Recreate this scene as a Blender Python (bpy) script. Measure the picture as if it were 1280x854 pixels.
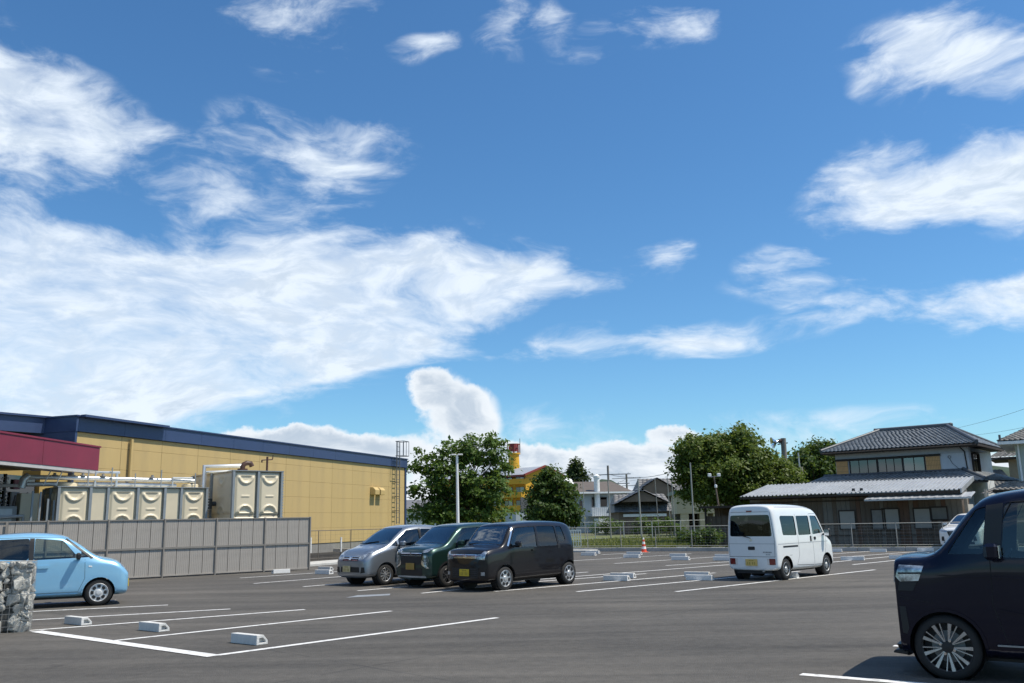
import bpy, bmesh, math, random
import numpy as np
from mathutils import Vector, Matrix, Euler
from mathutils.bvhtree import BVHTree

random.seed(7)
rng = np.random.default_rng(11)
R = math.radians
for o in list(bpy.data.objects):
    bpy.data.objects.remove(o)
scene = bpy.context.scene
COL = scene.collection

# ------------------------------------------------------------------ camera
FOC, CAM_H = 1100.0, 1.65                      # focal length in pixels of the 1280 px wide photograph
PITCH, ROLL = math.atan(224 / FOC), R(1.15)
fw = Vector((0, math.cos(PITCH), math.sin(PITCH)))
u0 = Vector((0, -math.sin(PITCH), math.cos(PITCH)))
r0 = Vector((1, 0, 0))
rt = math.cos(ROLL) * r0 - math.sin(ROLL) * u0
up = math.sin(ROLL) * r0 + math.cos(ROLL) * u0
EYE = Vector((0, 0, CAM_H))
cam = bpy.data.cameras.new("camera")
cam.sensor_width = 36.0
cam.lens = FOC * 36.0 / 1280.0
cam.clip_start, cam.clip_end = 0.1, 20000
cam_ob = bpy.data.objects.new("camera", cam)
COL.objects.link(cam_ob)
m = Matrix((rt, up, -fw)).transposed().to_4x4()
m.translation = EYE
cam_ob.matrix_world = m
scene.camera = cam_ob

# ------------------------------------------------------------------ sun, exposure, sky
SUN_AZ, SUN_EL = 98.0, 61.0                    # azimuth clockwise from the view direction (+Y)
sd = Vector((math.sin(R(SUN_AZ)) * math.cos(R(SUN_EL)), math.cos(R(SUN_AZ)) * math.cos(R(SUN_EL)), math.sin(R(SUN_EL))))
sun = bpy.data.lights.new("sun", 'SUN')
sun.energy, sun.angle, sun.color = 4.8, R(0.53), (1.0, 0.92, 0.79)
sun_ob = bpy.data.objects.new("sun", sun)
COL.objects.link(sun_ob)
sun_ob.rotation_euler = (-sd).to_track_quat('-Z', 'Y').to_euler()
sun_ob.location = sd * 60
scene.view_settings.view_transform = 'Standard'
scene.view_settings.look = 'None'
scene.view_settings.exposure = 0.15
scene.view_settings.gamma = 1.0
scene.view_settings.use_curve_mapping = False
scene.render.engine = 'CYCLES'


def pix(px, py):
    """direction in the world seen at a pixel of the photograph"""
    return fw + rt * ((px - 640) / FOC) - up * ((py - 427) / FOC)


def G(px, py, z=0.0):
    d = pix(px, py)
    return EYE + d * ((z - CAM_H) / d.z)


def P(px, py, Y):
    d = pix(px, py)
    return EYE + d * (Y / d.y)


def az(a):
    return Vector((math.sin(R(a)), math.cos(R(a)), 0))


world = bpy.data.worlds.new("World")
scene.world = world
world.use_nodes = True
world.cycles.sampling_method = 'MANUAL'
world.cycles.sample_map_resolution = 512
wt = world.node_tree
wt.nodes.clear()


class NT:
    """small node-tree helper"""
    def __init__(s, nt): s.nt = nt

    def n(s, typ, inputs=None, **kw):
        nd = s.nt.nodes.new(typ)
        for k, v in kw.items():
            setattr(nd, k, v)
        for k, v in (inputs or {}).items():
            s.put(nd.inputs[k], v)
        return nd

    def put(s, sock, v):
        if isinstance(v, bpy.types.NodeSocket):
            s.nt.links.new(v, sock)
        else:
            sock.default_value = v

    def m(s, op, a, b=None, c=None, clamp=False):
        nd = s.nt.nodes.new('ShaderNodeMath')
        nd.operation, nd.use_clamp = op, clamp
        for i, v in enumerate((a, b, c)):
            if v is not None:
                s.put(nd.inputs[i], v)
        return nd.outputs[0]

    def noise(s, vec, scale, detail=6, rough=0.55, dist=0.0, lac=2.0):
        nd = s.n('ShaderNodeTexNoise', {'Scale': scale, 'Detail': detail, 'Roughness': rough, 'Distortion': dist, 'Lacunarity': lac})
        if vec is not None:
            s.put(nd.inputs['Vector'], vec)
        return nd

    def smooth(s, v, a, b, lo=0.0, hi=1.0):
        nd = s.n('ShaderNodeMapRange', {0: v, 1: a, 2: b, 3: lo, 4: hi}, interpolation_type='SMOOTHSTEP')
        return nd.outputs[0]

    def mix(s, f, a, b, mode='MIX'):
        nd = s.nt.nodes.new('ShaderNodeMix')
        nd.data_type, nd.blend_type = 'RGBA', mode
        s.put(nd.inputs[0], f); s.put(nd.inputs[6], a); s.put(nd.inputs[7], b)
        return nd.outputs[2]


def rgb(r, g, b):
    """sRGB 0-255 to linear"""
    f = lambda c: (c / 255 / 12.92) if c <= 10 else ((c / 255 + 0.055) / 1.055) ** 2.4
    return (f(r), f(g), f(b), 1.0)


def build_sky():
    t = NT(wt)
    sky = t.n('ShaderNodeTexSky', sky_type='NISHITA', sun_disc=False, sun_elevation=R(SUN_EL), sun_rotation=R(SUN_AZ),
              altitude=50, air_density=1.0, dust_density=0.35, ozone_density=2.2)
    tc = t.n('ShaderNodeTexCoord')
    sep = t.n('ShaderNodeSeparateXYZ', {0: tc.outputs['Generated']})
    x, y, z = sep.outputs
    azm = t.m('ARCTAN2', x, y)
    el = t.m('ARCSINE', z)
    ae = t.n('ShaderNodeCombineXYZ', {0: azm, 1: el, 2: 0.0}).outputs[0]
    # a flat layer of cloud high above the ground: perspective squeezes it towards the horizon
    zz = t.m('ADD', t.m('MAXIMUM', z, 0.0), 0.14)
    pl = t.n('ShaderNodeCombineXYZ', {0: t.m('DIVIDE', x, zz), 1: t.m('DIVIDE', y, zz), 2: 0.0}).outputs[0]

    def to_ae(px, py):
        d = pix(px, py).normalized()
        return math.atan2(d.x, d.y), math.asin(d.z)

    def blobs(lst, vec):
        tot, frames = None, {}
        for (px, py, sx, sy, rot, w) in lst:
            a, e = to_ae(px, py)
            q = min((-20, -8, 0, 8, 20, 38), key=lambda v: abs(v - rot))
            c_, s_ = math.cos(R(-q)), math.sin(R(-q))
            if q not in frames:
                if q == 0:
                    frames[q] = vec
                else:
                    u = t.n('ShaderNodeVectorMath', {0: vec, 1: (c_, s_, 0)}, operation='DOT_PRODUCT').outputs['Value']
                    v = t.n('ShaderNodeVectorMath', {0: vec, 1: (-s_, c_, 0)}, operation='DOT_PRODUCT').outputs['Value']
                    frames[q] = t.n('ShaderNodeCombineXYZ', {0: u, 1: v, 2: 0.0}).outputs[0]
            cu, cv = a * c_ + e * s_, -a * s_ + e * c_
            kx, ky = FOC / sx, FOC / sy
            mp = t.n('ShaderNodeVectorMath', {0: frames[q], 1: (kx, ky, 0), 2: (-cu * kx, -cv * ky, 0)}, operation='MULTIPLY_ADD')
            g = t.n('ShaderNodeTexGradient', {0: mp.outputs[0]}, gradient_type='SPHERICAL').outputs['Fac']
            g = t.m('MULTIPLY', g, w)
            tot = g if tot is None else t.m('ADD', tot, g)
        return tot

    soft = [(-40, 110, 190, 120, 20, 1.1), (90, 150, 150, 75, 22, 1.0), (170, 160, 140, 40, 12, .5),
            (-60, 40, 160, 60, 40, .6), 
            (400, 40, 115, 55, -22, .8), (330, 5, 90, 40, 10, .6), 
            (540, 66, 62, 22, -4, .75), (632, 50, 55, 45, 35, .8), (690, 40, 42, 30, 30, .65), (725, 78, 48, 20, 0, .55),
            (800, 40, 110, 42, 0, .62), (868, 34, 70, 34, -5, .62),
            (1150, 50, 110, 52, 10, .7), (1220, 72, 130, 52, 14, .8), (1190, 10, 90, 30, -25, .6),
            (1290, 100, 130, 40, -10, .6),
            (1090, 190, 80, 42, -20, .7), (1170, 225, 180, 62, 4, .9), (1270, 215, 160, 75, 0, .95), (1110, 262, 110, 34, 0, .45),
            (330, 160, 90, 45, 10, .8), (440, 165, 110, 45, 8, .75), (420, 205, 100, 40, 6, .8), (280, 215, 90, 60, -10, .6),
            (350, 262, 150, 62, 0, .95), (40, 300, 260, 50, 6, .8), (200, 335, 290, 60, 4, .9),
            (60, 415, 460, 135, 0, 1.7), (330, 395, 360, 95, -8, 1.5), (480, 320, 260, 52, 3, .8), 
            (560, 390, 220, 62, -16, 1.05), (640, 362, 150, 42, -6, .8), (720, 355, 90, 24, 0, .55), (815, 326, 75, 34, -14, .95),
            (560, 445, 150, 22, 4, .55), (120, 485, 360, 70, -5, 1.3), (-150, 380, 300, 220, 0, .9),
            (300, 455, 260, 50, -6, .6),
            (795, 425, 175, 34, 0, 1.0), (880, 428, 90, 24, 4, .6), 
            (985, 313, 80, 22, -8, .6), (1000, 350, 130, 40, 0, .65), (1040, 395, 150, 40, -6, .5),
            (1100, 372, 150, 36, 4, .55), (1230, 380, 160, 42, -6, .85), (1330, 350, 120, 60, 0, .8),
            (1000, 545, 260, 36, 0, .65), (640, 540, 420, 40, 0, .5)]
    puff = [(556, 496, 60, 46, 0, .9), (533, 484, 38, 28, 0, .55), (597, 514, 44, 40, 0, .8), (575, 540, 80, 30, 0, .55), (600, 572, 120, 34, 0, .5),
            (400, 560, 140, 34, 3, .85), (330, 548, 90, 22, 4, .6), (460, 566, 100, 28, 0, .7), (385, 548, 60, 26, 0, .4),
            (700, 590, 170, 44, 0, .85), (790, 586, 110, 40, 0, .85), (640, 585, 120, 36, 0, .6), (815, 565, 70, 26, 0, .45), (845, 541, 48, 13, 0, .8),
            (900, 600, 160, 40, 0, .7), (560, 620, 300, 60, 0, .7), (1260, 590, 160, 36, 0, .7), (150, 600, 300, 50, 0, .5), (1700, 580, 300, 50, 0, .9), (-400, 580, 300, 60, 0, .9)]
    # the same kind of sky goes on outside the frame, from a slow noise
    back = t.m('MAXIMUM', t.smooth(t.m('ABSOLUTE', azm), 0.6, 0.9), t.smooth(el, .62, .8))
    slow = t.noise(pl, 0.55, 2, 0.5).outputs['Fac']
    rest = t.m('MULTIPLY', t.m('MULTIPLY', back, t.smooth(slow, .42, .68)), 1.0)
    # streaky ice-and-water cloud: noise drawn out sideways, folded by a slower noise
    st = t.n('ShaderNodeVectorMath', {0: ae, 1: (1.0, 2.3, 1.0)}, operation='MULTIPLY').outputs[0]
    warp = t.noise(st, 3.2, 3, 0.55).outputs['Color']
    wv = t.n('ShaderNodeVectorMath', {0: warp, 1: (.5, .5, .5)}, operation='SUBTRACT').outputs[0]
    aw = t.n('ShaderNodeVectorMath', {0: wv, 1: (.16, .075, 0), 2: ae}, operation='MULTIPLY_ADD').outputs[0]
    sw = t.n('ShaderNodeVectorMath', {0: wv, 1: (.22, .22, 0), 2: st}, operation='MULTIPLY_ADD').outputs[0]
    f1 = t.noise(sw, 6.0, 9, 0.61, 0.0).outputs['Fac']
    f2 = t.noise(sw, 22.0, 6, 0.60, 0.0).outputs['Fac']
    fs = t.m('ADD', t.m('MULTIPLY', f1, .74), t.m('MULTIPLY', f2, .26))
    b1 = t.m('ADD', blobs(soft, aw), rest)
    d1 = t.m('MULTIPLY_ADD', t.m('SUBTRACT', fs, .5), t.m('MULTIPLY', t.smooth(b1, -.05, .35), t.smooth(b1, .8, 1.9, 4.5, 3.0)), t.m('MINIMUM', t.m('MULTIPLY', b1, .92), 1.0))
    thin = t.smooth(d1, .14, 1.36)
    dens1 = t.m('MULTIPLY', thin, .95)
    # cumulus low over the horizon, crisper
    f3 = t.noise(ae, 30.0, 6, 0.6, 0.0)
    pv = t.n('ShaderNodeVectorMath', {0: f3.outputs['Color'], 1: (.5, .5, .5)}, operation='SUBTRACT').outputs[0]
    ap = t.n('ShaderNodeVectorMath', {0: pv, 1: (.03, .03, 0), 2: ae}, operation='MULTIPLY_ADD').outputs[0]
    b2 = blobs(puff, ap)
    d2 = t.m('MULTIPLY_ADD', t.m('SUBTRACT', f3.outputs['Fac'], .5), .5, b2)
    dens2 = t.smooth(d2, .20, .50)
    # shades within the clouds: the thick parts are greyer
    thick = t.smooth(d1, .6, 1.5)
    c1 = t.mix(t.m('MULTIPLY', thick, t.smooth(f2, .62, .38)), SKY['cloud'], SKY['cloud_shade'])
    sh2 = t.m('MULTIPLY', t.smooth(d2, .32, .95), t.smooth(fs, .60, .42))
    c2 = t.mix(sh2, SKY['puff'], SKY['puff_shade'])
    hs = t.n('ShaderNodeHueSaturation', {'Hue': SKY['hue'], 'Saturation': SKY['sat'], 'Value': 1.0, 'Color': sky.outputs[0]})
    base = t.n('ShaderNodeVectorMath', {0: hs.outputs[0], 1: SKY['tint']}, operation='MULTIPLY').outputs[0]
    k = 1.0 / SKY['strength']
    sc = lambda c: t.n('ShaderNodeVectorMath', {0: c, 'Scale': k}, operation='SCALE').outputs[0]
    col = t.mix(dens1, base, sc(c1))
    col = t.mix(dens2, col, sc(c2))
    bg = t.n('ShaderNodeBackground', {'Color': col, 'Strength': SKY['strength']})
    out = t.n('ShaderNodeOutputWorld', {'Surface': bg.outputs[0]})


SKY = dict(strength=0.108, hue=0.5, sat=1.10, tint=(0.70, 1.03, 1.20),
           cloud=(.80, .88, .97, 1), cloud_shade=(.56, .66, .78, 1), puff=(.82, .87, .92, 1), puff_shade=(.47, .56, .67, 1))
build_sky()


# ------------------------------------------------------------------ materials
MATS = {}


def mat(name, col, rough=.6, var=.12, vscale=3.0, bump=0.0, bscale=40.0, metal=0.0, coat=0.0, spec=.5, dirt=None, stretch=(1, 1, 1), island=0.0):
    """principled material with mottled colour, fine relief and optional dirt (colour, amount, scale)"""
    if name in MATS:
        return MATS[name]
    mt = bpy.data.materials.new(name)
    mt.use_nodes = True
    t = NT(mt.node_tree)
    bs = mt.node_tree.nodes['Principled BSDF']
    co = t.n('ShaderNodeTexCoord').outputs['Object']
    if stretch != (1, 1, 1):
        co = t.n('ShaderNodeVectorMath', {0: co, 1: stretch}, operation='MULTIPLY').outputs[0]
    c = col if len(col) == 4 else (*col, 1.0)
    nz = t.noise(co, vscale, 5, .6).outputs['Fac']
    f = t.m('MULTIPLY_ADD', t.m('SUBTRACT', nz, .5), 2 * var * 2, 1.0)
    if island:
        rnd = t.n('ShaderNodeNewGeometry').outputs['Random Per Island']
        f = t.m('MULTIPLY', f, t.m('MULTIPLY_ADD', t.m('SUBTRACT', rnd, .5), 2 * island, 1.0))
    cc = t.n('ShaderNodeVectorMath', {0: c[:3], 'Scale': f}, operation='SCALE').outputs[0]
    if dirt:
        dn = t.noise(co, dirt[2], 6, .65).outputs['Fac']
        cc = t.mix(t.m('MULTIPLY', t.smooth(dn, .45, .75), dirt[1]), cc, (*dirt[0][:3], 1))
    t.put(bs.inputs['Base Color'], cc)
    bs.inputs['Metallic'].default_value = metal
    bs.inputs['Specular IOR Level'].default_value = spec
    rn = t.m('MULTIPLY_ADD', t.m('SUBTRACT', nz, .5), .25, rough, clamp=True)
    t.put(bs.inputs['Roughness'], rn)
    bs.inputs['Coat Weight'].default_value = coat
    bs.inputs['Coat Roughness'].default_value = .03
    if bump:
        bn = t.noise(co, bscale, 4, .6).outputs['Fac']
        b = t.n('ShaderNodeBump', {'Strength': bump, 'Distance': .02, 'Height': bn})
        t.put(bs.inputs['Normal'], b.outputs[0])
    MATS[name] = mt
    return mt


def glass_mat(name, tint=(.35, .40, .40), refl=.12):
    if name in MATS:
        return MATS[name]
    mt = bpy.data.materials.new(name)
    mt.use_nodes = True
    nt = mt.node_tree
    nt.nodes.clear()
    t = NT(nt)
    tr = t.n('ShaderNodeBsdfTransparent', {'Color': (*tint, 1)})
    gl = t.n('ShaderNodeBsdfGlossy', {'Color': (.95, .98, 1, 1), 'Roughness': .015})
    fr = t.n('ShaderNodeFresnel', {'IOR': 1.5})
    f = t.m('ADD', t.m('MULTIPLY', fr.outputs[0], 1.0), refl, clamp=True)
    mx = t.n('ShaderNodeMixShader', {0: f, 1: tr.outputs[0], 2: gl.outputs[0]})
    t.n('ShaderNodeOutputMaterial', {'Surface': mx.outputs[0]})
    MATS[name] = mt
    return mt


def leaf_mat(name, col, col2, trans=.35):
    if name in MATS:
        return MATS[name]
    mt = bpy.data.materials.new(name)
    mt.use_nodes = True
    nt = mt.node_tree
    nt.nodes.clear()
    t = NT(nt)
    rnd = t.n('ShaderNodeNewGeometry').outputs['Random Per Island']
    co = t.n('ShaderNodeTexCoord').outputs['Object']
    nz = t.smooth(t.noise(co, .9, 3, .6).outputs['Fac'], .32, .68)
    f = t.m('MULTIPLY_ADD', rnd, .5, t.m('MULTIPLY', nz, .5))
    c = t.mix(f, (*col, 1), (*col2, 1))
    df = t.n('ShaderNodeBsdfPrincipled', {'Base Color': c, 'Roughness': .5})
    df.inputs['Specular IOR Level'].default_value = .25
    tl = t.n('ShaderNodeBsdfTranslucent', {'Color': t.mix(.4, c, (.22, .30, .03, 1))})
    mx = t.n('ShaderNodeMixShader', {0: trans, 1: df.outputs[0], 2: tl.outputs[0]})
    t.n('ShaderNodeOutputMaterial', {'Surface': mx.outputs[0]})
    MATS[name] = mt
    return mt


# ------------------------------------------------------------------ mesh building
class MB:
    def __init__(s): s.v, s.f = [], []

    def add(s, vs, fs, M=None):
        b = len(s.v)
        for v in vs:
            v = Vector(v)
            s.v.append(tuple(M @ v) if M is not None else tuple(v))
        s.f += [tuple(b + i for i in f) for f in fs]
        return s

    def box(s, x0, x1, y0, y1, z0, z1, M=None):
        return s.add([(x0, y0, z0), (x1, y0, z0), (x1, y1, z0), (x0, y1, z0), (x0, y0, z1), (x1, y0, z1), (x1, y1, z1), (x0, y1, z1)],
                     [(0, 3, 2, 1), (4, 5, 6, 7), (0, 1, 5, 4), (1, 2, 6, 5), (2, 3, 7, 6), (3, 0, 4, 7)], M)

    def cbox(s, c, d, M=None):
        return s.box(c[0] - d[0] / 2, c[0] + d[0] / 2, c[1] - d[1] / 2, c[1] + d[1] / 2, c[2] - d[2] / 2, c[2] + d[2] / 2, M)

    def bar(s, a, b, w, h=None, upv=(0, 0, 1)):
        """square bar between two points"""
        a, b = Vector(a), Vector(b)
        d = (b - a)
        L = d.length
        d.normalize()
        side = d.cross(Vector(upv))
        if side.length < 1e-4:
            side = Vector((1, 0, 0))
        side.normalize()
        u = side.cross(d)
        h = h or w
        M = Matrix((d, side, u)).transposed().to_4x4()
        M.translation = a
        return s.box(0, L, -w / 2, w / 2, -h / 2, h / 2, M)

    def tube(s, pts, r, n=8, caps=True, rs=None):
        pts = [Vector(p) for p in pts]
        rings = []
        ref = None
        for i, p in enumerate(pts):
            d = (pts[min(i + 1, len(pts) - 1)] - pts[max(i - 1, 0)]).normalized()
            if ref is None:
                ref = d.orthogonal().normalized()
            ref = (ref - d * ref.dot(d)).normalized()
            o = d.cross(ref)
            rr = rs[i] if rs else r
            rings.append([p + (ref * math.cos(k * 2 * math.pi / n) + o * math.sin(k * 2 * math.pi / n)) * rr for k in range(n)])
        b = len(s.v)
        for rg in rings:
            s.v += [tuple(v) for v in rg]
        for i in range(len(rings) - 1):
            for k in range(n):
                s.f.append((b + i * n + k, b + i * n + (k + 1) % n, b + (i + 1) * n + (k + 1) % n, b + (i + 1) * n + k))
        if caps:
            s.f.append(tuple(b + k for k in reversed(range(n))))
            s.f.append(tuple(b + (len(rings) - 1) * n + k for k in range(n)))
        return s

    def prism(s, poly, axis, a, b, M=None):
        """polygon (2D) extruded along axis 'x','y','z' from a to b"""
        n = len(poly)
        mk = {'x': lambda p, t: (t, p[0], p[1]), 'y': lambda p, t: (p[0], t, p[1]), 'z': lambda p, t: (p[0], p[1], t)}[axis]
        vs = [mk(p, a) for p in poly] + [mk(p, b) for p in poly]
        fs = [tuple(range(n)), tuple(reversed(range(n, 2 * n)))] + [(i, i + n, (i + 1) % n + n, (i + 1) % n) for i in range(n)]
        return s.add(vs, fs, M)

    def lathe(s, prof, n=24, axis='y', M=None):
        vs, fs = [], []
        k = len(prof)
        for i in range(n):
            a = i * 2 * math.pi / n
            for (r, h) in prof:
                c, q = r * math.cos(a), r * math.sin(a)
                vs.append({'y': (c, h, q), 'z': (c, q, h), 'x': (h, c, q)}[axis])
        for i in range(n):
            for j in range(k - 1):
                fs.append((i * k + j, i * k + j + 1, ((i + 1) % n) * k + j + 1, ((i + 1) % n) * k + j))
        return s.add(vs, fs, M)

    def mesh(s, name, material, smooth=None, bevel=0):
        me = bpy.data.meshes.new(name)
        me.from_pydata(s.v, [], s.f)
        bm = bmesh.new()
        bm.from_mesh(me)
        bmesh.ops.recalc_face_normals(bm, faces=bm.faces)
        if bevel:
            es = [e for e in bm.edges if e.is_manifold and e.calc_face_angle(0) > .6]
            bmesh.ops.bevel(bm, geom=es, offset=bevel, segments=1, affect='EDGES', clamp_overlap=True)
        if smooth:
            for f in bm.faces:
                f.smooth = True
            for e in bm.edges:
                if e.is_manifold and e.calc_face_angle(0) > smooth:
                    e.smooth = False
        bm.to_mesh(me)
        bm.free()
        for mt in (material if isinstance(material, (list, tuple)) else [material]):
            me.materials.append(mt)
        return me

    def build(s, name, material, parent=None, smooth=None, bevel=0, **kw):
        return link(name, s.mesh(name, material, smooth, bevel), parent, **kw)


def link(name, data, parent=None, loc=None, rotz=0.0, M=None):
    o = bpy.data.objects.new(name, data)
    COL.objects.link(o)
    if parent is not None:
        o.parent = parent
    if M is not None:
        o.matrix_local = M
    elif loc is not None:
        o.location = loc
        o.rotation_euler = (0, 0, rotz)
    return o


def tag(o, label, cat, group=None):
    o['label'], o['category'] = label, cat
    if group:
        o['group'] = group
    return o


def thing(name, label, cat, loc=(0, 0, 0), a=90.0, group=None):
    """Empty at the base of a thing; its local +x looks along azimuth a"""
    return tag(link(name, None, None, loc, R(90 - a)), label, cat, group)


def struct(o):
    o['kind'] = 'structure'
    return o


def stuff(o):
    o['kind'] = 'stuff'
    return o


def raw_mesh(name, v, f, material, smooth=False):
    """fast mesh of quads or triangles from numpy arrays"""
    me = bpy.data.meshes.new(name)
    v, f = np.asarray(v, np.float32), np.asarray(f, np.int32)
    k = f.shape[1]
    me.vertices.add(len(v)); me.vertices.foreach_set('co', v.ravel())
    me.loops.add(f.size); me.loops.foreach_set('vertex_index', f.ravel())
    me.polygons.add(len(f))
    me.polygons.foreach_set('loop_start', np.arange(len(f), dtype=np.int32) * k)
    me.polygons.foreach_set('loop_total', np.full(len(f), k, np.int32))
    if smooth:
        me.polygons.foreach_set('use_smooth', np.ones(len(f), bool))
    me.update(calc_edges=True)
    me.validate()
    me.materials.append(material)
    return me


def xy(v): return Vector((v.x, v.y, 0))


# common materials
M_ = dict(
    concrete=mat('pale_concrete', (.47, .47, .45), .85, .12, 2.0, .35, 60, dirt=((.25, .24, .22), .5, 1.5)),
    kerbc=mat('kerb_concrete', (.39, .375, .35), .9, .12, 2.0, .4, 50, dirt=((.18, .175, .165), .6, 1.2)),
    galv=mat('galvanised_steel', (.42, .44, .45), .45, .12, 6, metal=.35),
    galvd=mat('dull_steel_post', (.27, .27, .26), .55, .15, 6, metal=.2),
    white=mat('white_paint', (.78, .79, .78), .45, .05, 3, .05, 30, dirt=((.45, .44, .42), .35, 2)),
    black=mat('black_plastic', (.012, .012, .013), .5, .15, 8),
    rubber=mat('tyre_rubber', (.018, .018, .018), .8, .2, 12, .2, 120),
    chrome=mat('chrome', (.72, .73, .75), .16, .05, 5, metal=1.0),
    dark=mat('dark_interior', (.10, .10, .10), .8, .2, 8),
    seat=mat('grey_seat_fabric', (.22, .21, .20), .9, .15, 20, .2, 150),
)


# ------------------------------------------------------------------ ground
def asphalt():
    mt = bpy.data.materials.new('asphalt')
    mt.use_nodes = True
    t = NT(mt.node_tree)
    bs = mt.node_tree.nodes['Principled BSDF']
    co = t.n('ShaderNodeTexCoord').outputs['Object']
    big = t.noise(co, .16, 4, .6).outputs['Fac']
    mid = t.noise(co, 1.1, 5, .65).outputs['Fac']
    # roller passes and tyre sweeps along the rows
    mp = t.n('ShaderNodeMapping', {'Vector': co, 'Rotation': (0, 0, R(47)), 'Scale': (.12, 1.5, 1)})
    st = t.noise(mp.outputs[0], 1.0, 5, .6, .5).outputs['Fac']
    mp2 = t.n('ShaderNodeMapping', {'Vector': co, 'Rotation': (0, 0, R(20)), 'Scale': (.06, .8, 1)})
    st2 = t.noise(mp2.outputs[0], 1.0, 4, .55, 1.2).outputs['Fac']
    fine = t.noise(co, 55, 3, .7).outputs['Fac']
    grit = t.n('ShaderNodeTexVoronoi', {'Vector': co, 'Scale': 90.0}).outputs['Distance']
    f = t.m('ADD', t.m('MULTIPLY', t.m('SUBTRACT', big, .5), .5), t.m('MULTIPLY', t.m('SUBTRACT', mid, .5), .35))
    f = t.m('ADD', f, t.m('MULTIPLY', t.m('SUBTRACT', st, .5), 1.05))
    f = t.m('ADD', f, t.m('MULTIPLY', t.m('SUBTRACT', st2, .5), .9))
    f = t.m('ADD', f, t.m('MULTIPLY', t.m('SUBTRACT', fine, .5), 1.0))
    mot = t.noise(co, 7.0, 6, .72).outputs['Fac']
    f = t.m('ADD', f, t.m('MULTIPLY', t.m('SUBTRACT', mot, .5), .95))
    f = t.m('ADD', f, 1.0)
    base = t.mix(t.smooth(big, .35, .65), (.082, .077, .070, 1), (.094, .087, .077, 1))
    cc = t.n('ShaderNodeVectorMath', {0: base, 'Scale': f}, operation='SCALE').outputs[0]
    # dark oil spots
    oil = t.smooth(t.noise(co, .75, 3, .5).outputs['Fac'], .70, .78)
    cc = t.mix(t.m('MULTIPLY', oil, .5), cc, (.025, .024, .023, 1))
    # paving joints between laid strips, slightly wavering and dark
    wob = t.n('ShaderNodeVectorMath', {0: t.noise(co, .5, 3, .6).outputs['Color'], 1: (.10, .10, 0), 2: co}, operation='MULTIPLY_ADD').outputs[0]
    for ang, sp_, w_ in ((45, 4.35, .0035), (131, 17.0, .0010)):
        u = t.n('ShaderNodeVectorMath', {0: wob, 1: (math.sin(R(ang)) / sp_, math.cos(R(ang)) / sp_, 0)}, operation='DOT_PRODUCT').outputs['Value']
        fr = t.m('ABSOLUTE', t.m('SUBTRACT', t.m('FRACT', u), .5))
        jn = t.m('MULTIPLY', t.smooth(fr, w_ * 2.2, w_ * .6), t.smooth(t.noise(co, .9, 3, .6).outputs['Fac'], .36, .6))
        cc = t.mix(t.m('MULTIPLY', jn, .45), cc, (.030, .029, .028, 1))
    # pale scuffs and dust
    sc_ = t.smooth(t.noise(mp.outputs[0], 3.4, 6, .7, .8).outputs['Fac'], .60, .78)
    cc = t.mix(t.m('MULTIPLY', sc_, .35), cc, (.135, .125, .112, 1))
    t.put(bs.inputs['Base Color'], cc)
    t.put(bs.inputs['Roughness'], t.m('MULTIPLY_ADD', mid, .15, .76))
    bs.inputs['Specular IOR Level'].default_value = .35
    h = t.m('ADD', t.m('MULTIPLY', fine, .6), t.m('MULTIPLY', grit, .6))
    b = t.n('ShaderNodeBump', {'Strength': .7, 'Distance': .012, 'Height': h})
    t.put(bs.inputs['Normal'], b.outputs[0])
    return mt


M_['asphalt'] = asphalt()
M_['line'] = mat('road_marking_paint', (.70, .70, .69), .7, .07, 6, .3, 80, dirt=((.13, .125, .12), .62, 9))
M_['grass'] = mat('field_grass', (.11, .13, .04), .95, .30, 1.5, .6, 25, dirt=((.13, .12, .05), .6, .8))
M_['soil'] = mat('dry_field_soil', (.10, .105, .05), .95, .25, .5, .4, 20, dirt=((.06, .08, .03), .7, .15))

BAY = 45.0                    # azimuth of the bays
ROW = 119.0                   # azimuth of the back kerb
o = MB().add([(-9000, -300, -.06), (9000, -300, -.06), (9000, 15000, -.06), (-9000, 15000, -.06)], [(0, 1, 2, 3)]).build('ground', M_['soil'])
struct(o)
K0 = xy(G(720, 689.4)); KE = az(ROW)           # back kerb line
lot = [K0 - KE * 24, K0 + KE * 34, Vector((40, 20, 0)), Vector((36, -30, 0)), Vector((-40, -30, 0)), Vector((-34, 26, 0)), Vector((-24, 62, 0)), Vector((-18, 62, 0))]
o = MB().add([(p.x, p.y, 0) for p in lot], [tuple(range(len(lot)))]).build('car_park_asphalt', M_['asphalt'])
struct(o)


def line(p, q, w=.12, z=.004):
    p, q = xy(p), xy(q)
    d = (q - p).normalized()
    n = Vector((-d.y, d.x, 0)) * w / 2
    # worn ends: a few extra points along the sides
    L = (q - p).length
    k = max(2, int(L / .8))
    a = [p + d * L * i / k + n * (1 + random.uniform(-.05, .05)) for i in range(k + 1)]
    b = [p + d * L * i / k - n * (1 + random.uniform(-.05, .05)) for i in range(k + 1)]
    vs = [(v.x - p.x, v.y - p.y, 0) for v in a + b]
    fs = [(k + 1 + i, k + 2 + i, i + 1, i) for i in range(k)]
    o = MB().add(vs, fs).build('painted_line', M_['line'], None, loc=(p.x, p.y, z))
    return struct(o)


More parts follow.
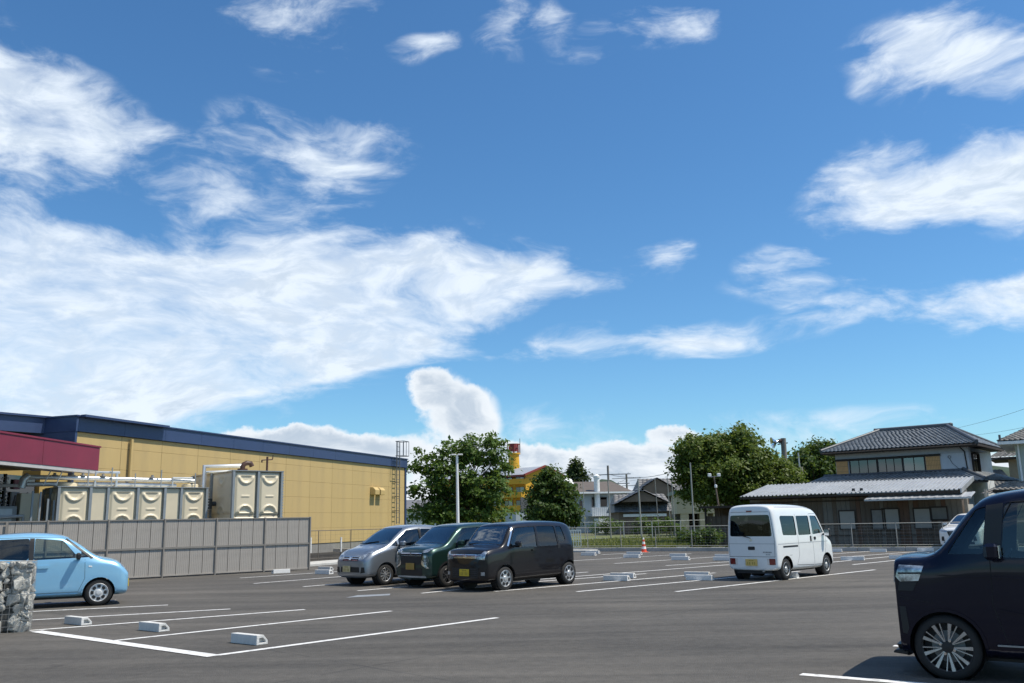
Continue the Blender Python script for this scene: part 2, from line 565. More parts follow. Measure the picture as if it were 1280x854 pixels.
LINES = [  # endpoints in the photograph
    (142.5, 801.2, 489, 764), (36, 788.5, 381, 762.2), (20, 776.3, 288, 761.5), (20, 765.6, 210, 756.5), (20, 756.2, 145, 750.4),
    (300, 722.7, 427, 714.3), (317, 729.6, 452, 719), (379, 733.6, 500, 723.5), (447, 738.7, 585, 727), (527, 741.8, 660, 728.5),
    (845, 739.8, 1094, 712.4), (721, 739.8, 1000, 714.2), (618, 739.5, 894, 716.3),
    (640, 729.5, 808, 717.3), (650, 726.2, 912, 706), (690, 718.6, 735, 715.3),
    (832.5, 707.2, 925, 701.6), (768, 704.6, 915, 695), (700, 702, 864, 692.4), (752, 693.5, 813, 690.4), (885, 687.9, 912, 687.2),
    (1020, 694.2, 1092, 688.9), (1020, 698.9, 1158, 688.9), (1036, 703.3, 1120, 695.2), (1066, 706, 1192, 693.4), (1169, 690.6, 1186, 689),
]
for a_, b_, c_, d_ in LINES:
    line(G(a_, b_), G(c_, d_), .115)
c0 = xy(G(264, 820.3))
line(c0, G(621.7, 772.4), .125)
line(G(45, 789.6), c0 + (c0 - xy(G(45, 789.6))).normalized() * .06, .2, .008)
n0, n1 = xy(G(1001, 843.2)), xy(G(1130, 853.6))
nd = (n1 - n0).normalized()
line(n0, n0 + nd * 4.6, .14)
m0 = xy(G(1117, 807.5))
line(m0, m0 + nd * 4.6, .14)
# pale bluish-grey strip in the aisle in front of the parked cars
o = MB().add([tuple(v) for v in (G(432, 747.2, .006), G(487, 744.2, .006), G(488, 742.2, .006), G(447, 744.2, .006))], [(0, 1, 2, 3)]).build('painted_line', mat('pale_grey_patch', (.24, .26, .28), .6, .2, 5, .3, 60))
struct(o)

# back kerb: concrete upstand carrying the fence
kb = MB()
kerb = thing('concrete_kerb', 'long low grey concrete upstand under the back mesh fence', 'kerb', K0 - KE * 0, ROW)
pos = -24.0
i = 0
while pos < 33:
    l = 2.0
    MB().box(pos + .006, pos + l - .006, 0, .16, -.05, .19 + random.uniform(-.006, .006)).build('kerb_block', M_['kerbc'], kerb, bevel=.012)
    pos += l
# pale apron slab behind the cars at the left end of the kerb
A0, A1 = xy(G(718, 691.5)), xy(G(752, 689.0))
slab = MB().box(-9.0, (A1 - K0).dot(KE), -1.1, -.012, -.02, .10).build('apron_slab', M_['concrete'], None, loc=tuple(K0), rotz=R(90 - ROW), bevel=.01)
struct(slab)
S0, S1 = xy(G(384, 708.5)), xy(G(455, 702.5))
sdv = (S1 - S0).normalized()
slab = MB().box(-1.5, 9.5, 0, 1.6, -.02, .09).build('apron_slab', M_['concrete'], None, loc=tuple(S0), rotz=math.atan2(sdv.y, sdv.x), bevel=.01)
struct(slab)

# grass field beyond the fence
KN = az(ROW - 90)
fld = [K0 + KN * .3 - KE * 30, K0 + KN * .3 + KE * 12, K0 + KN * 42 + KE * 16, K0 + KN * 42 - KE * 40]
o = MB().add([(p.x, p.y, -.03) for p in fld], [(0, 1, 2, 3)]).build('grass_field', M_['grass'])
struct(o)


def grass_tufts(n, area, hmin, hmax, name, label):
    p0, e1, l1, e2, l2 = area
    u = rng.random(n); w = rng.random(n) ** 1.5
    base = np.array(p0)[None] + u[:, None] * l1 * np.array(e1)[None] + w[:, None] * l2 * np.array(e2)[None]
    base[:, 2] = -.03
    ang = rng.random(n) * 2 * np.pi
    h = hmin + (hmax - hmin) * rng.random(n) ** 1.6
    wd = .02 + .05 * rng.random(n)
    dx = np.stack([np.cos(ang), np.sin(ang), np.zeros(n)], 1) * wd[:, None]
    lean = np.stack([rng.normal(0, .25, n) * h, rng.normal(0, .25, n) * h, h], 1)
    v = np.stack([base - dx, base + dx, base + lean], 1).reshape(-1, 3)
    f = np.arange(3 * n).reshape(-1, 3)
    ob = link(name, raw_mesh(name, v, f, leaf_mat('grass_blades', (.10, .125, .03), (.25, .25, .085), .35)))
    ob['label'], ob['category'] = label, 'grass'
    return stuff(ob)


grass_tufts(26000, (K0 + KN * .4 - KE * 10, KE, 30, KN, 32), .04, .24, 'field_grass_tufts', 'rough tufts of green grass over the field behind the fence')


# ------------------------------------------------------------------ the store
WALL_AZ = 19.0
WT = 6.2                                                    # wall height
cr = xy(P(507, 577, 65.0)); WE = az(WALL_AZ)               # far right corner of the long wall
WN = az(WALL_AZ + 90)                                       # outward normal
yel = mat('yellow_siding', (.47, .345, .15), .7, .06, .8, .12, 25, dirt=((.36, .27, .135), .45, 1.1), stretch=(1, 1, .22))
yel2 = mat('yellow_trim', (.52, .38, .16), .6, .05, 2)
navy = mat('navy_metal', (.030, .052, .125), .45, .10, 2, coat=.1)
maroon = mat('maroon_panel', (.19, .022, .048), .55, .10, 1.0, dirt=((.13, .02, .035), .5, 1.2))
store = thing('store_building', 'large yellow store with navy roof edge and maroon canopy behind the beige tanks', 'building', cr, WALL_AZ)
# local frame: x runs along the wall (0 at far right corner, negative towards the near end), y = left of that = into the building
LEN = 30.6
B = MB().box(-LEN, -.02, .10, 14, 0, WT - .05).build('wall_core', mat('panel_joint', (.40, .29, .12), .9, .1), store)
rows = [0.55, 1.45, 2.35, 3.25, 4.15, 5.05, WT - .62]
cols = np.linspace(-LEN, -.16, 13)
shared = {}
for j in range(len(rows) - 1):
    for i in range(12):
        w, h = cols[i + 1] - cols[i] - .014, rows[j + 1] - rows[j] - .007
        key = (round(w, 3), round(h, 3))
        if key not in shared:
            shared[key] = MB().box(0, w, 0, .09, 0, h).mesh('wall_panel', yel, bevel=.005)
        link('wall_panel', shared[key], store, (cols[i] + .007, .012 + random.uniform(0, .004), rows[j] + .0035))
MB().box(-LEN, 0, .05, .12, 0, .54).build('wall_base', mat('grey_plinth', (.22, .215, .20), .85, .15, 1.5), store)
MB().box(-.15, .06, -.05, 14.0, 0, WT - .60).build('corner_trim', navy, store)
nb = np.linspace(-LEN, .10, 13)
for i in range(12):
    MB().box(nb[i] + .005, nb[i + 1] - .005, -.10, .4, WT - .60, WT).build('roof_fascia', navy, store)
MB().box(-LEN - .2, .14, -.16, 14, WT, WT + .06).build('roof_cap', navy, store)
MB().box(-.1, .10, .4, 14, WT - .60, WT).build('roof_fascia', navy, store)
MB().box(-LEN - .12, -LEN - .01, -.06, 3.2, 0, WT - .60).build('corner_trim', navy, store)
MB().box(-LEN - .14, -LEN - .005, -.10, 9, WT - .60, WT).build('roof_fascia', navy, store)
# ladder with safety cage at the top
ladx = -1.85
lad = MB()
for dx in (-.23, .23):
    lad.bar((ladx + dx, -.32, 1.6), (ladx + dx, -.32, WT + 1.15), .05)
z = 1.7
while z < WT + 1.1:
    lad.bar((ladx - .23, -.32, z), (ladx + .23, -.32, z), .03)
    z += .33
for z in (2.5, 3.5, 4.5, 5.5):
    for dx in (-.23, .23):
        lad.bar((ladx + dx, -.32, z), (ladx + dx, .03, z), .04)
ladder = lad.build('roof_ladder', mat('ladder_steel', (.16, .165, .17), .5, .1, metal=.4), store)
cage = MB()
for z in (WT + .12, WT + 1.15):
    cage.tube([(ladx - .42, -.32, z), (ladx - .42, -.95, z), (ladx + .42, -.95, z), (ladx + .42, -.32, z), (ladx - .42, -.32, z)], .025, 6)
for dx, dy in ((-.42, -.95), (0, -.95), (.42, -.95), (-.42, -.5), (.42, -.5)):
    cage.bar((ladx + dx, dy, WT + .1), (ladx + dx, dy, WT + 1.17), .03)
cage.build('ladder_cage', MATS['ladder_steel'], ladder)
# two vent hoods on the wall
for dx in (-5.35, -4.55):
    MB().prism([(.02, 0), (-.38, .0), (-.40, .32), (-.22, .50), (.02, .52)], 'x', dx, dx + .62).build('vent_hood', yel2, store, bevel=.02, loc=(0, 0, 3.55))
# drain pipe near the canopy
MB().tube([(-LEN + 3.0, -.12, .3), (-LEN + 3.0, -.12, WT - .7)], .07, 8).build('drain_pipe', yel2, store)
# front block with the overhanging roof, towards the entrance
F1, F0 = xy(P(86, 525.5, 37.6)), xy(P(0, 518, 35.2))
FA = math.degrees(math.atan2((F1 - F0).x, (F1 - F0).y))
front = thing('store_entrance_block', 'entrance block of the store with navy roof band, maroon canopy and dark shop windows', 'building', F1, FA)
MB().box(-22, .0, .25, 9, 0, WT - .75).build('wall', mat('yellow_front', (.42, .30, .10), .7, .06, 1.0, .1, 25), front)
for i in range(6):
    MB().box(-22 + i * 3.7 + .01, -22 + (i + 1) * 3.7 - .01, -.30, .55, WT - .62, WT + .02).build('roof_fascia', navy, front)
MB().box(-22.3, .3, -.42, 9, WT + .02, WT + .10).build('roof_cap', navy, front)
MB().box(-.55, .25, -.10, 1.1, 0, WT - .62).build('pilaster', navy, front)
# overhanging roof edge over the near end of the long wall
MB().box(-LEN, -LEN + 5.0, -.42, -.17, WT - .02, WT + .075).build('roof_overhang', navy, store)
# canopy: maroon band, parallel to the long wall
Cn = xy(P(123, 590, 33.6)); Cf = xy(P(0, 583, 27.8))
CA = math.degrees(math.atan2((Cn - Cf).x, (Cn - Cf).y))
canopy = thing('entrance_canopy', 'maroon metal canopy band over the dark shop windows of the store', 'canopy', Cn, CA)
for i in range(5):
    MB().box(-3.6 * (i + 1) + .008, -3.6 * i - .008, 0, .12, 3.82, 4.68).build('canopy_panel', maroon, canopy, bevel=.01)
MB().box(-18, -.02, .12, 4.0, 3.9, 4.6).build('canopy_roof', mat('canopy_soffit', (.32, .31, .30), .8, .1), canopy)
MB().box(-18, .03, -.03, .10, 4.68, 4.74).build('canopy_cap', maroon, canopy)
MB().box(-18, .02, .02, .30, 3.70, 3.82).build('canopy_drip_edge', mat('canopy_edge', (.45, .44, .43), .6, .1), canopy)
# dark glazed front below the canopy
glz = glass_mat('shop_glass', (.10, .11, .11), .05)
sg = thing('shop_window_front', 'dark glazed shop front with white vertical lettering under the maroon canopy', 'shop front', Cn, CA)
for i in range(6):
    x0 = -11.1 + i * 1.9
    MB().box(x0 + .05, x0 + 1.85, 2.60, 2.62, .1, 3.66).build('pane', glz, sg)
    MB().box(x0 - .05, x0 + .05, 2.56, 2.68, 0, 3.68).build('mullion', M_['black'], sg)
MB().box(-11.2, .35, 3.2, 3.4, 0, 3.68).build('back_wall', mat('shop_dark', (.02, .02, .022), .9, .2), sg)
MB().box(.36, 3.2, 2.5, 3.2, 0, 3.9).build('side_wall', MATS['yellow_front'], sg)
let = MB()
for cxp in (-1.78, -1.46):
    z = 3.55
    while z > 1.9:
        for k in range(3):
            w = random.uniform(.05, .17)
            ox = random.uniform(-.07, .07)
            let.cbox((cxp + ox, 2.575, z - .035 * k), (w, .008, .018))
        let.cbox((cxp + random.uniform(-.05, .05), 2.572, z - .035), (.02, .008, .10))
        z -= .155
let.build('lettering', mat('white_lettering', (.75, .75, .74), .6, .05), sg)
MB().box(-1.28, -.80, 2.52, 2.57, 2.35, 3.05).build('poster', mat('grey_poster', (.34, .35, .36), .6, .3, 2.5), sg)
MB().prism([(-1.19, 2.42), (-1.10, 2.42), (-1.04, 2.75), (-.98, 2.42), (-.89, 2.42), (-1.0, 2.93), (-1.08, 2.93)], 'y', 2.500, 2.516).build('poster_mark', M_['black'], sg)
MB().box(-1.16, -.80, 2.52, 2.57, 3.15, 3.50).build('poster', mat('pink_poster', (.30, .10, .13), .6, .3, 3), sg)

# ------------------------------------------------------------------ grey screen fence in front of the tanks
FE0, FE1 = xy(G(200, 722.6)), xy(G(386, 712.2))
FAZ = math.degrees(math.atan2((FE1 - FE0).x, (FE1 - FE0).y))
fence = thing('screen_fence', 'grey metal panel screen fence standing in front of the beige tanks', 'fence', FE1, FAZ)
fgrey = mat('fence_grey_panel', (.33, .305, .275), .6, .06, 1.5, .08, 30, dirt=((.17, .155, .14), .4, 1.1))
fpost = mat('fence_post_dark', (.21, .195, .175), .55, .12, 3)
FHT = 1.92
step = (FE1 - FE0).length / 3.03
nb_ = 8


def ribbed(w, h):
    m_ = MB()
    pts = []
    x = 0
    while x < w - .001:
        pts += [(x, 0), (min(x + .045, w), 0), (min(x + .050, w), .004), (min(x + .060, w), .004)]
        x += .065
    pts = [p for k, p in enumerate(pts) if k == 0 or p[0] > pts[k - 1][0] + 1e-5]
    back = [(p[0], .03) for p in (pts[-1], pts[0])]
    return m_.prism(pts + back, 'z', 0, h)


pw_ = step / 4
pan_lo = ribbed(pw_ - .02, .86).mesh('fence_panel', fgrey)
pan_hi = ribbed(pw_ - .02, .90).mesh('fence_panel', fgrey)
for b in range(nb_):
    x1 = -b * step
    for k in range(4):
        xx = x1 - (k + 1) * pw_ + .01
        link('fence_panel', pan_lo, fence, (xx, random.uniform(0, .004), .08))
        link('fence_panel', pan_hi, fence, (xx, random.uniform(0, .004), 1.00))
    MB().box(x1 - step + .03, x1 - .03, .050, .062, .10, 1.9).build('gap_light_stop', fpost, fence)  # added dark sheet, stops light showing through the panel gaps
    MB().box(x1 - step + .03, x1 - .03, -.035, .045, .94, .998).build('fence_rail', fpost, fence)
    MB().box(x1 - step + .03, x1 - .03, -.03, .05, 1.90, 1.935).build('fence_rail', fpost, fence)
    MB().box(x1 - step + .03, x1 - .03, -.02, .045, .05, .085).build('fence_rail', fgrey, fence)
    MB().box(x1 - .027, x1 + .027, -.05, .06, 0, 1.95).build('fence_post', fpost, fence, bevel=.006)
MB().box(-nb_ * step - .035, -nb_ * step + .035, -.055, .06, 0, 1.95).build('fence_post', fpost, fence)
# gate leaf frame with white latch stakes
gx = -5.1 * step
MB().box(gx - 1.0, gx - .93, -.07, -.056, .05, 1.92).build('gate_stile', fpost, fence)

# ------------------------------------------------------------------ sectional water tanks behind the fence
cream = mat('tank_cream', (.66, .585, .43), .42, .05, 1.5, .05, 20, dirt=((.50, .44, .32), .4, .9))
steel = mat('tank_steel_blue', (.27, .30, .32), .5, .12, 4, metal=.35)
pipe = mat('pipe_lagging', (.55, .58, .60), .35, .08, 4, metal=.5)
brown = mat('vent_brown', (.060, .026, .018), .5, .2, 4)


def tank_panel(w, h):
    """pressed panel: raised field, half moon at the top, small smile, arch at the bottom"""
    m_ = MB()
    nx, nz = 30, int(30 * h / w)
    X = np.linspace(0, w, nx + 1); Z = np.linspace(0, h, nz + 1)
    for iz in range(nz + 1):
        for ix in range(nx + 1):
            u, v = (X[ix] / w - .5) * 2, Z[iz]
            e = min(X[ix], w - X[ix], Z[iz], h - Z[iz])
            d = .05 * min(1, max(0, (e - .05) / .05))
            cz = v - (h - .16)
            r = math.hypot(u * w / 2, cz)
            if cz < 0:
                d += .05 * max(0, 1 - ((r - .27) / .075) ** 2) * min(1, -cz / .06)
                if r < .27: d -= .03 * min(1, (.27 - r) / .05)
            if abs(v - h * .44) < .04 and abs(u) < .36:
                d += .025 * (1 - (abs(v - h * .44) / .04) ** 2)
            r2 = math.hypot(u * w / 2, v - .10)
            if v >= .10:
                d += .045 * max(0, 1 - ((r2 - .27) / .06) ** 2)
                if r2 < .27: d -= .035 * min(1, (.27 - r2) / .05)
            m_.v.append((X[ix], -d, v))
    for iz in range(nz):
        for ix in range(nx):
            a = iz * (nx + 1) + ix
            m_.f.append((a, a + 1, a + nx + 2, a + nx + 1))
    return m_.mesh('tank_panel', cream, smooth=.9)


def tank(name, label, px_left, py, D, width_list, height, depth, z0=.35):
    """width_list: panels along the front, ('p',w) pressed, ('n',w) plain; px_left = photograph pixel of the front left top corner"""
    c = xy(P(px_left, py, D))
    t = thing(name, label, 'water tank', c, FAZ)
    W = sum(w for _, w in width_list)
    MB().box(.02, W - .02, .03, depth - .02, z0, height - .02).build('tank_core', cream, t)
    x = 0.0
    cache = {}
    for k, w in width_list:
        h = (height - z0) / 2
        if k == 'p':
            if w not in cache:
                cache[w] = tank_panel(w - .10, h - .02)
            for r_ in range(2):
                link('tank_panel', cache[w], t, (x + .05, .03, z0 + r_ * h + .01))
        else:
            for r_ in range(2):
                MB().box(x + .05, x + w - .05, .005, .05, z0 + r_ * h + .01, z0 + (r_ + 1) * h - .01).build('tank_panel', cream, t, bevel=.01)
        x += w
        MB().box(x - .045, x + .045, -.07, .06, 0, height + .02).build('steel_post', steel, t)
    MB().box(-.045, .045, -.07, .06, 0, height + .02).build('steel_post', steel, t)
    # side panels on the left flank
    hs = (height - z0) / 2
    sp = tank_panel(depth / 2 - .1, hs - .02)
    for k in range(2):
        for r_ in range(2):
            Mx = Matrix.Rotation(-math.pi / 2, 4, 'Z')
            Mx.translation = (.03, (k + 1) * depth / 2 - .05, z0 + r_ * hs + .01)
            link('tank_panel', sp, t, M=Mx)
        MB().box(-.07, .05, (k + 1) * depth / 2 - .05, (k + 1) * depth / 2 + .05, 0, height + .02).build('steel_post', steel, t)
    MB().box(-.07, W + .07, -.08, .04, height + .02, height + .05).build('top_angle', steel, t)
    MB().box(-.02, W + .02, .04, depth, height, height + .05).build('tank_lid', cream, t)
    # bolt row down the right edge
    bl = MB()
    z = z0 + .1
    while z < height - .05:
        bl.cbox((W + .07, -.05, z), (.03, .05, .03)); z += .11
    bl.build('bolt_row', M_['galv'], t)
    MB().box(-.1, W + .1, -.1, depth, .0, z0 - .03).build('tank_base', M_['kerbc'], t)
    return t, W


t1, W1 = tank('water_tank', 'low long beige panel tank with steel posts behind the grey screen fence', 74, 609, 31.6,
              [('p', 1.06), ('n', .60), ('p', 1.06), ('p', 1.0), ('n', .62), ('p', 1.0)], 3.12, 2.0)
for xx, yy, rr in ((.45, .9, .42), (5.0, .9, .32), (3.0, 1.2, .3)):
    MB().lathe([(0, .16), (rr - .03, .16), (rr, .13), (rr, 0)], 20, 'z').build('manhole_lid', cream, t1, smooth=.6, loc=(xx, yy, 3.17))
t2, W2 = tank('water_tank', 'tall beige panel tank with a brown vent elbow on its lid', 292, 593, 34.6, [('p', 1.02), ('p', 1.0)], 3.75, 4.2)
MB().tube([(.75, .9, 3.8), (.75, .9, 4.0), (.80, .9, 4.10), (.92, .9, 4.15), (1.08, .9, 4.14), (1.14, .9, 4.02)], .10, 10).build('vent_elbow', brown, t2, smooth=.7)
MB().lathe([(.2, 0), (.2, .12), (.0, .12)], 14, 'z').build('vent_flange', brown, t2, loc=(.75, .9, 3.8))
mo = MB().tube([(1.75, .8, 3.8), (1.75, .8, 4.42)], .045, 8)
mo.tube([(1.52, .8, 4.28), (1.98, .8, 4.32)], .025, 6).tube([(1.52, .8, 4.28), (1.52, .8, 4.18)], .03, 6).tube([(1.98, .8, 4.32), (2.0, .8, 4.5)], .02, 6)
mo.build('vent_mast', brown, t2)
MB().tube([(.02, 1.6, 2.55), (-.35, 1.6, 2.55)], .09, 8).tube([(-.3, 1.6, 2.35), (-.3, 1.6, 2.75)], .14, 10).build('side_nozzle', mat('nozzle_dark', (.05, .055, .06), .5, .2), t2)
# pipe rack over the low tank
rack = thing('pipe_rack', 'silver lagged pipes and valves running over the low beige tank', 'pipes', t1.location, FAZ)
pp = MB()
MB().tube([(-.9, .55, 3.50), (.0, .55, 3.50), (5.1, .75, 3.45)], .085, 10).build('pipe_run', pipe, rack, smooth=.7)
MB().tube([(-.9, .75, 3.26), (.2, .75, 3.28), (2.3, .7, 3.28), (4.4, .8, 3.26)], .085, 10).build('pipe_run', pipe, rack, smooth=.7)
MB().tube([(-1.1, .5, 3.12), (-1.05, .5, 3.42), (-.9, .55, 3.55)], .13, 10).build('pipe_elbow', pipe, rack, smooth=.7)
MB().tube([(-2.1, .5, 3.2), (-1.1, .5, 3.2)], .06, 8).build('pipe_run', pipe, rack, smooth=.7)
MB().tube([(-2.2, .4, .2), (-2.2, .4, 3.7)], .085, 8).build('riser_pipe', pipe, rack, smooth=.7)
MB().tube([(-2.3, .35, 2.08), (-1.0, .35, 2.15), (-.95, .35, 1.0)], .07, 8).build('pipe_run', pipe, rack, smooth=.7)
MB().tube([(1.35, .6, 3.2), (1.35, .6, 3.72), (2.2, .6, 3.72)], .05, 8).build('branch_pipe', pipe, rack, smooth=.7)
MB().tube([(2.1, .6, 3.2), (2.1, .6, 3.7)], .05, 8).build('branch_pipe', pipe, rack, smooth=.7)
MB().tube([(4.2, .6, 3.15), (4.2, .6, 3.55), (5.0, .6, 3.55)], .04, 8).build('branch_pipe', pipe, rack, smooth=.7)
MB().tube([(5.55, .9, 2.2), (5.55, .9, 4.05), (7.2, .9, 4.12)], .09, 10).build('tall_pipe', pipe, rack, smooth=.7)
MB().tube([(5.75, 1.3, 2.2), (5.75, 1.3, 3.85), (7.0, 1.3, 3.9)], .07, 10).build('tall_pipe', pipe, rack, smooth=.7)
for xx, hh in ((1.08, 3.80), (1.9, 3.90), (3.72, 3.85), (5.05, 3.75), (2.75, 3.70)):
    MB().bar((xx, .5, 3.1), (xx, .5, hh), .035).build('support_stanchion', steel, rack)
for xx, zz in ((-.05, 3.57), (.55, 3.57), (.9, 3.57), (1.6, 3.56), (3.4, 3.55)):
    MB().lathe([(0, .10), (.05, .10), (.05, .03), (.1, .03), (.1, 0)], 10, 'z').build('valve', M_['galvd'], rack, loc=(xx, .55, zz))
# wires leaning at the near end
MB().tube([(-.45, .3, 3.2), (-.1, .3, 4.1)], .02, 5).build('lean_rod', M_['white'], rack)
MB().tube([(-.05, .3, 3.2), (.3, .3, 4.15)], .02, 5).build('lean_rod', M_['white'], rack)
# pump skid at the near end
sk = thing('pump_unit', 'grey pump cabinets and frames left of the beige tanks', 'pump', t1.location, FAZ)
MB().box(-1.9, -1.15, .6, 1.3, .2, 2.5).build('cabinet', mat('cabinet_grey', (.25, .26, .26), .5, .15, 3), sk, bevel=.02)
MB().box(-1.05, -.45, .7, 1.4, .2, 2.95).build('cabinet', cream, sk, bevel=.02)
MB().box(-1.75, -1.3, .58, .6, 1.9, 2.4).build('cabinet_door', M_['galv'], sk)
for xx in (-.8, -.55, -.3, -.1):
    MB().bar((xx, .1, 0), (xx, .1, 2.6 + random.uniform(0, .4)), .06).build('frame_post', steel, sk)
MB().tube([(-1.2, .2, .3), (-1.2, .2, 1.7), (-.9, .2, 1.7), (-.9, .2, .3)], .05, 8).build('pipe_loop', pipe, sk)
MB().tube([(-1.5, .15, .3), (-1.5, .15, 1.75), (-1.35, .15, 1.75), (-1.35, .15, .3)], .05, 8).build('pipe_loop', pipe, sk)


# ------------------------------------------------------------------ right-hand house with its lean-to shed
wall_w = mat('house_plaster_white', (.62, .63, .64), .85, .06, 1.2, .15, 30, dirt=((.40, .41, .42), .35, .7))
tile_g = mat('roof_tile_grey', (.155, .17, .185), .38, .16, 2.5, .08, 20, island=.25)
tile_r = mat('roof_ridge_grey', (.09, .098, .11), .45, .15, 3)
wood_b = mat('weathered_boards', (.115, .088, .066), .9, .3, 1.2, .3, 30, dirt=((.15, .145, .14), .55, 1.3), stretch=(6, 6, .7))
wood_r = mat('reddish_boards', (.13, .075, .05), .9, .3, 1.2, .3, 30, dirt=((.10, .085, .075), .55, 1.3), stretch=(6, 6, .7))
wood_g = mat('grey_boards', (.17, .155, .135), .9, .3, 1.2, .3, 30, dirt=((.08, .07, .06), .6, 1.3), stretch=(6, 6, .7))
wood_d = mat('dark_timber', (.035, .026, .020), .8, .25, 3, stretch=(1, 1, .3))
ply = mat('pale_shutter_board', (.33, .315, .29), .8, .12, 1.5, .1, 30, dirt=((.2, .19, .17), .4, 1.5))
amber = mat('amber_shutter', (.74, .42, .17), .7, .15, 4)
metal_r = mat('pale_metal_roof', (.40, .415, .425), .42, .10, 1.5, metal=.25, dirt=((.24, .235, .23), .45, 1.2))
winglass = glass_mat('window_glass', (.20, .22, .23), .10)
window_back = mat('window_curtain', (.30, .32, .31), .9, .15, 5, stretch=(8, 8, .5))


def tiled_slope(name, parent, corners, tw=.25, tl=.22, thick=.045, material=None, kind=True):
    """pantiles on a quad slope: corners = eave left, eave right, top right, top left (local).  One joined mesh of waved, lapping tile courses."""
    el, er, tr, tl_ = [Vector(c) for c in corners]
    nrm = (er - el).cross(tl_ - el).normalized()
    if nrm.z < 0: nrm = -nrm
    W, Hh = (er - el).length, ((tl_ + tr) / 2 - (el + er) / 2).length
    rows_ = max(2, int(Hh / tl))
    v, f = [], []
    for r_ in range(rows_):
        a0, a1 = r_ / rows_, (r_ + 1) / rows_
        L0, R0 = el.lerp(tl_, a0), er.lerp(tr, a0)
        L1, R1 = el.lerp(tl_, min(1, a1 + .03)), er.lerp(tr, min(1, a1 + .03))
        n = max(1, int(round((R0 - L0).length / tw)))
        for k in range(n):
            b = len(v)
            for (s_, hgt) in ((0.0, 0.0), (.18, .035), (.42, .05), (.62, .02), (1.0, 0.0)):
                u = (k + s_) / n
                v.append(L0.lerp(R0, u) + nrm * (hgt + thick)); v.append(L1.lerp(R1, u) + nrm * (hgt + .004))
                v.append(L0.lerp(R0, u) + nrm * (hgt + thick - .03))
            for q in range(4):
                i = b + q * 3
                f.append((i, i + 3, i + 4, i + 1)); f.append((i + 2, i + 5, i + 3, i))
    me = raw_mesh(name, [tuple(x) for x in v], f, material or tile_g)
    o_ = link(name, me, parent)
    return stuff(o_) if kind else o_


def ridge(parent, a, b, w=.22, h=.22, name='ridge_tiles'):
    return MB().tube([a, b], w / 2, 8).bar(Vector(a) - Vector((0, 0, .08)), Vector(b) - Vector((0, 0, .08)), w * .8, h).build(name, tile_r, parent, smooth=.8)


def window(parent, x0, x1, z0, z1, y, frame=wood_d, panes=2, d=.07, glass=None, back=None, name='window'):
    fr = MB()
    t = .05
    fr.box(x0 - t, x1 + t, y - d, y + .02, z1, z1 + t).box(x0 - t, x1 + t, y - d - .03, y + .02, z0 - t, z0)
    fr.box(x0 - t, x0, y - d, y + .02, z0, z1).box(x1, x1 + t, y - d, y + .02, z0, z1)
    w_ = fr.build(name, frame, parent)
    pw = (x1 - x0) / panes
    for i in range(panes):
        MB().box(x0 + i * pw + .02, x0 + (i + 1) * pw - .02, y - .025, y - .015, z0, z1).build('pane', glass or winglass, w_)
        if i: MB().box(x0 + i * pw - .02, x0 + i * pw + .02, y - .045, y - .005, z0, z1).build('mullion', frame, w_)
    MB().box(x0, x1, y - .012, y + .018, z0, z1).build('window_back', back or window_back, w_)
    return w_


HA = 129.0                                               # azimuth of the house front (left to right)
hc = xy(P(1221, 554.5, 50.0))                            # eave corner at the right
house = thing('two_storey_house', 'white plaster two-storey house with grey tiled hip roof behind the metal-roofed shed', 'house', hc, HA)
# local x along the front (0 at the right eave corner, negative to the left); y = left of that = away from the camera
EZ, DEP, WID = 5.45, 7.4, 8.9
ov = .65
MB().box(-WID + ov, -ov, ov, DEP - ov, 0, EZ + .05).build('wall', wall_w, house)
# hip roof
rz = EZ + 1.35
rl, rr_ = Vector((-WID + 2.6, DEP / 2, rz)), Vector((-2.3, DEP / 2, rz))
A, Bv, C, D_ = Vector((-WID, 0, EZ)), Vector((0, 0, EZ)), Vector((0, DEP, EZ)), Vector((-WID, DEP, EZ))
MB().add([A, Bv, C, D_, rl, rr_, A - Vector((0, 0, .14)), Bv - Vector((0, 0, .14)), C - Vector((0, 0, .14)), D_ - Vector((0, 0, .14))],
         [(0, 1, 5, 4), (1, 2, 5), (2, 3, 4, 5), (3, 0, 4), (6, 7, 1, 0), (7, 8, 2, 1), (8, 9, 3, 2), (9, 6, 0, 3), (9, 8, 7, 6)]).build('roof', wood_d, house)
tiled_slope('roof_tiles', house, (A, Bv, rr_, rl))
tiled_slope('roof_tiles', house, (Bv, C, rr_, rr_))
tiled_slope('roof_tiles', house, (D_, A, rl, rl))
up_ = Vector((0, 0, .10))
ridge(house, rl + up_ - Vector((.2, 0, 0)), rr_ + up_ + Vector((.2, 0, 0)), .26, .32)
ridge(house, A + up_, rl + up_); ridge(house, Bv + up_, rr_ + up_); ridge(house, C + up_, rr_ + up_)
for p_ in (rl - Vector((.25, 0, 0)), rr_ + Vector((.25, 0, 0))):
    MB().lathe([(0, .22), (.09, .2), (.13, .08), (.10, 0)], 10, 'x', Matrix.Translation(p_ + Vector((-.1, 0, .12)))).build('ridge_end', tile_r, house)
MB().box(-WID + ov, -ov, ov - .012, ov, 4.98, 5.42).build('eave_shadow_band', mat('plaster_shadow_band', (.46, .47, .48), .85, .08), house)  # shadow under the eave put into a greyer strip of plaster
MB().tube([(-WID + .1, -.05, EZ - .10), (-.05, -.05, EZ - .10)], .055, 8).build('gutter', wood_d, house)
MB().tube([(-.95, -.05, EZ - .12), (-.82, ov - .06, EZ - .4), (-.76, ov - .06, 4.0)], .035, 6).build('downpipe', wood_d, house)
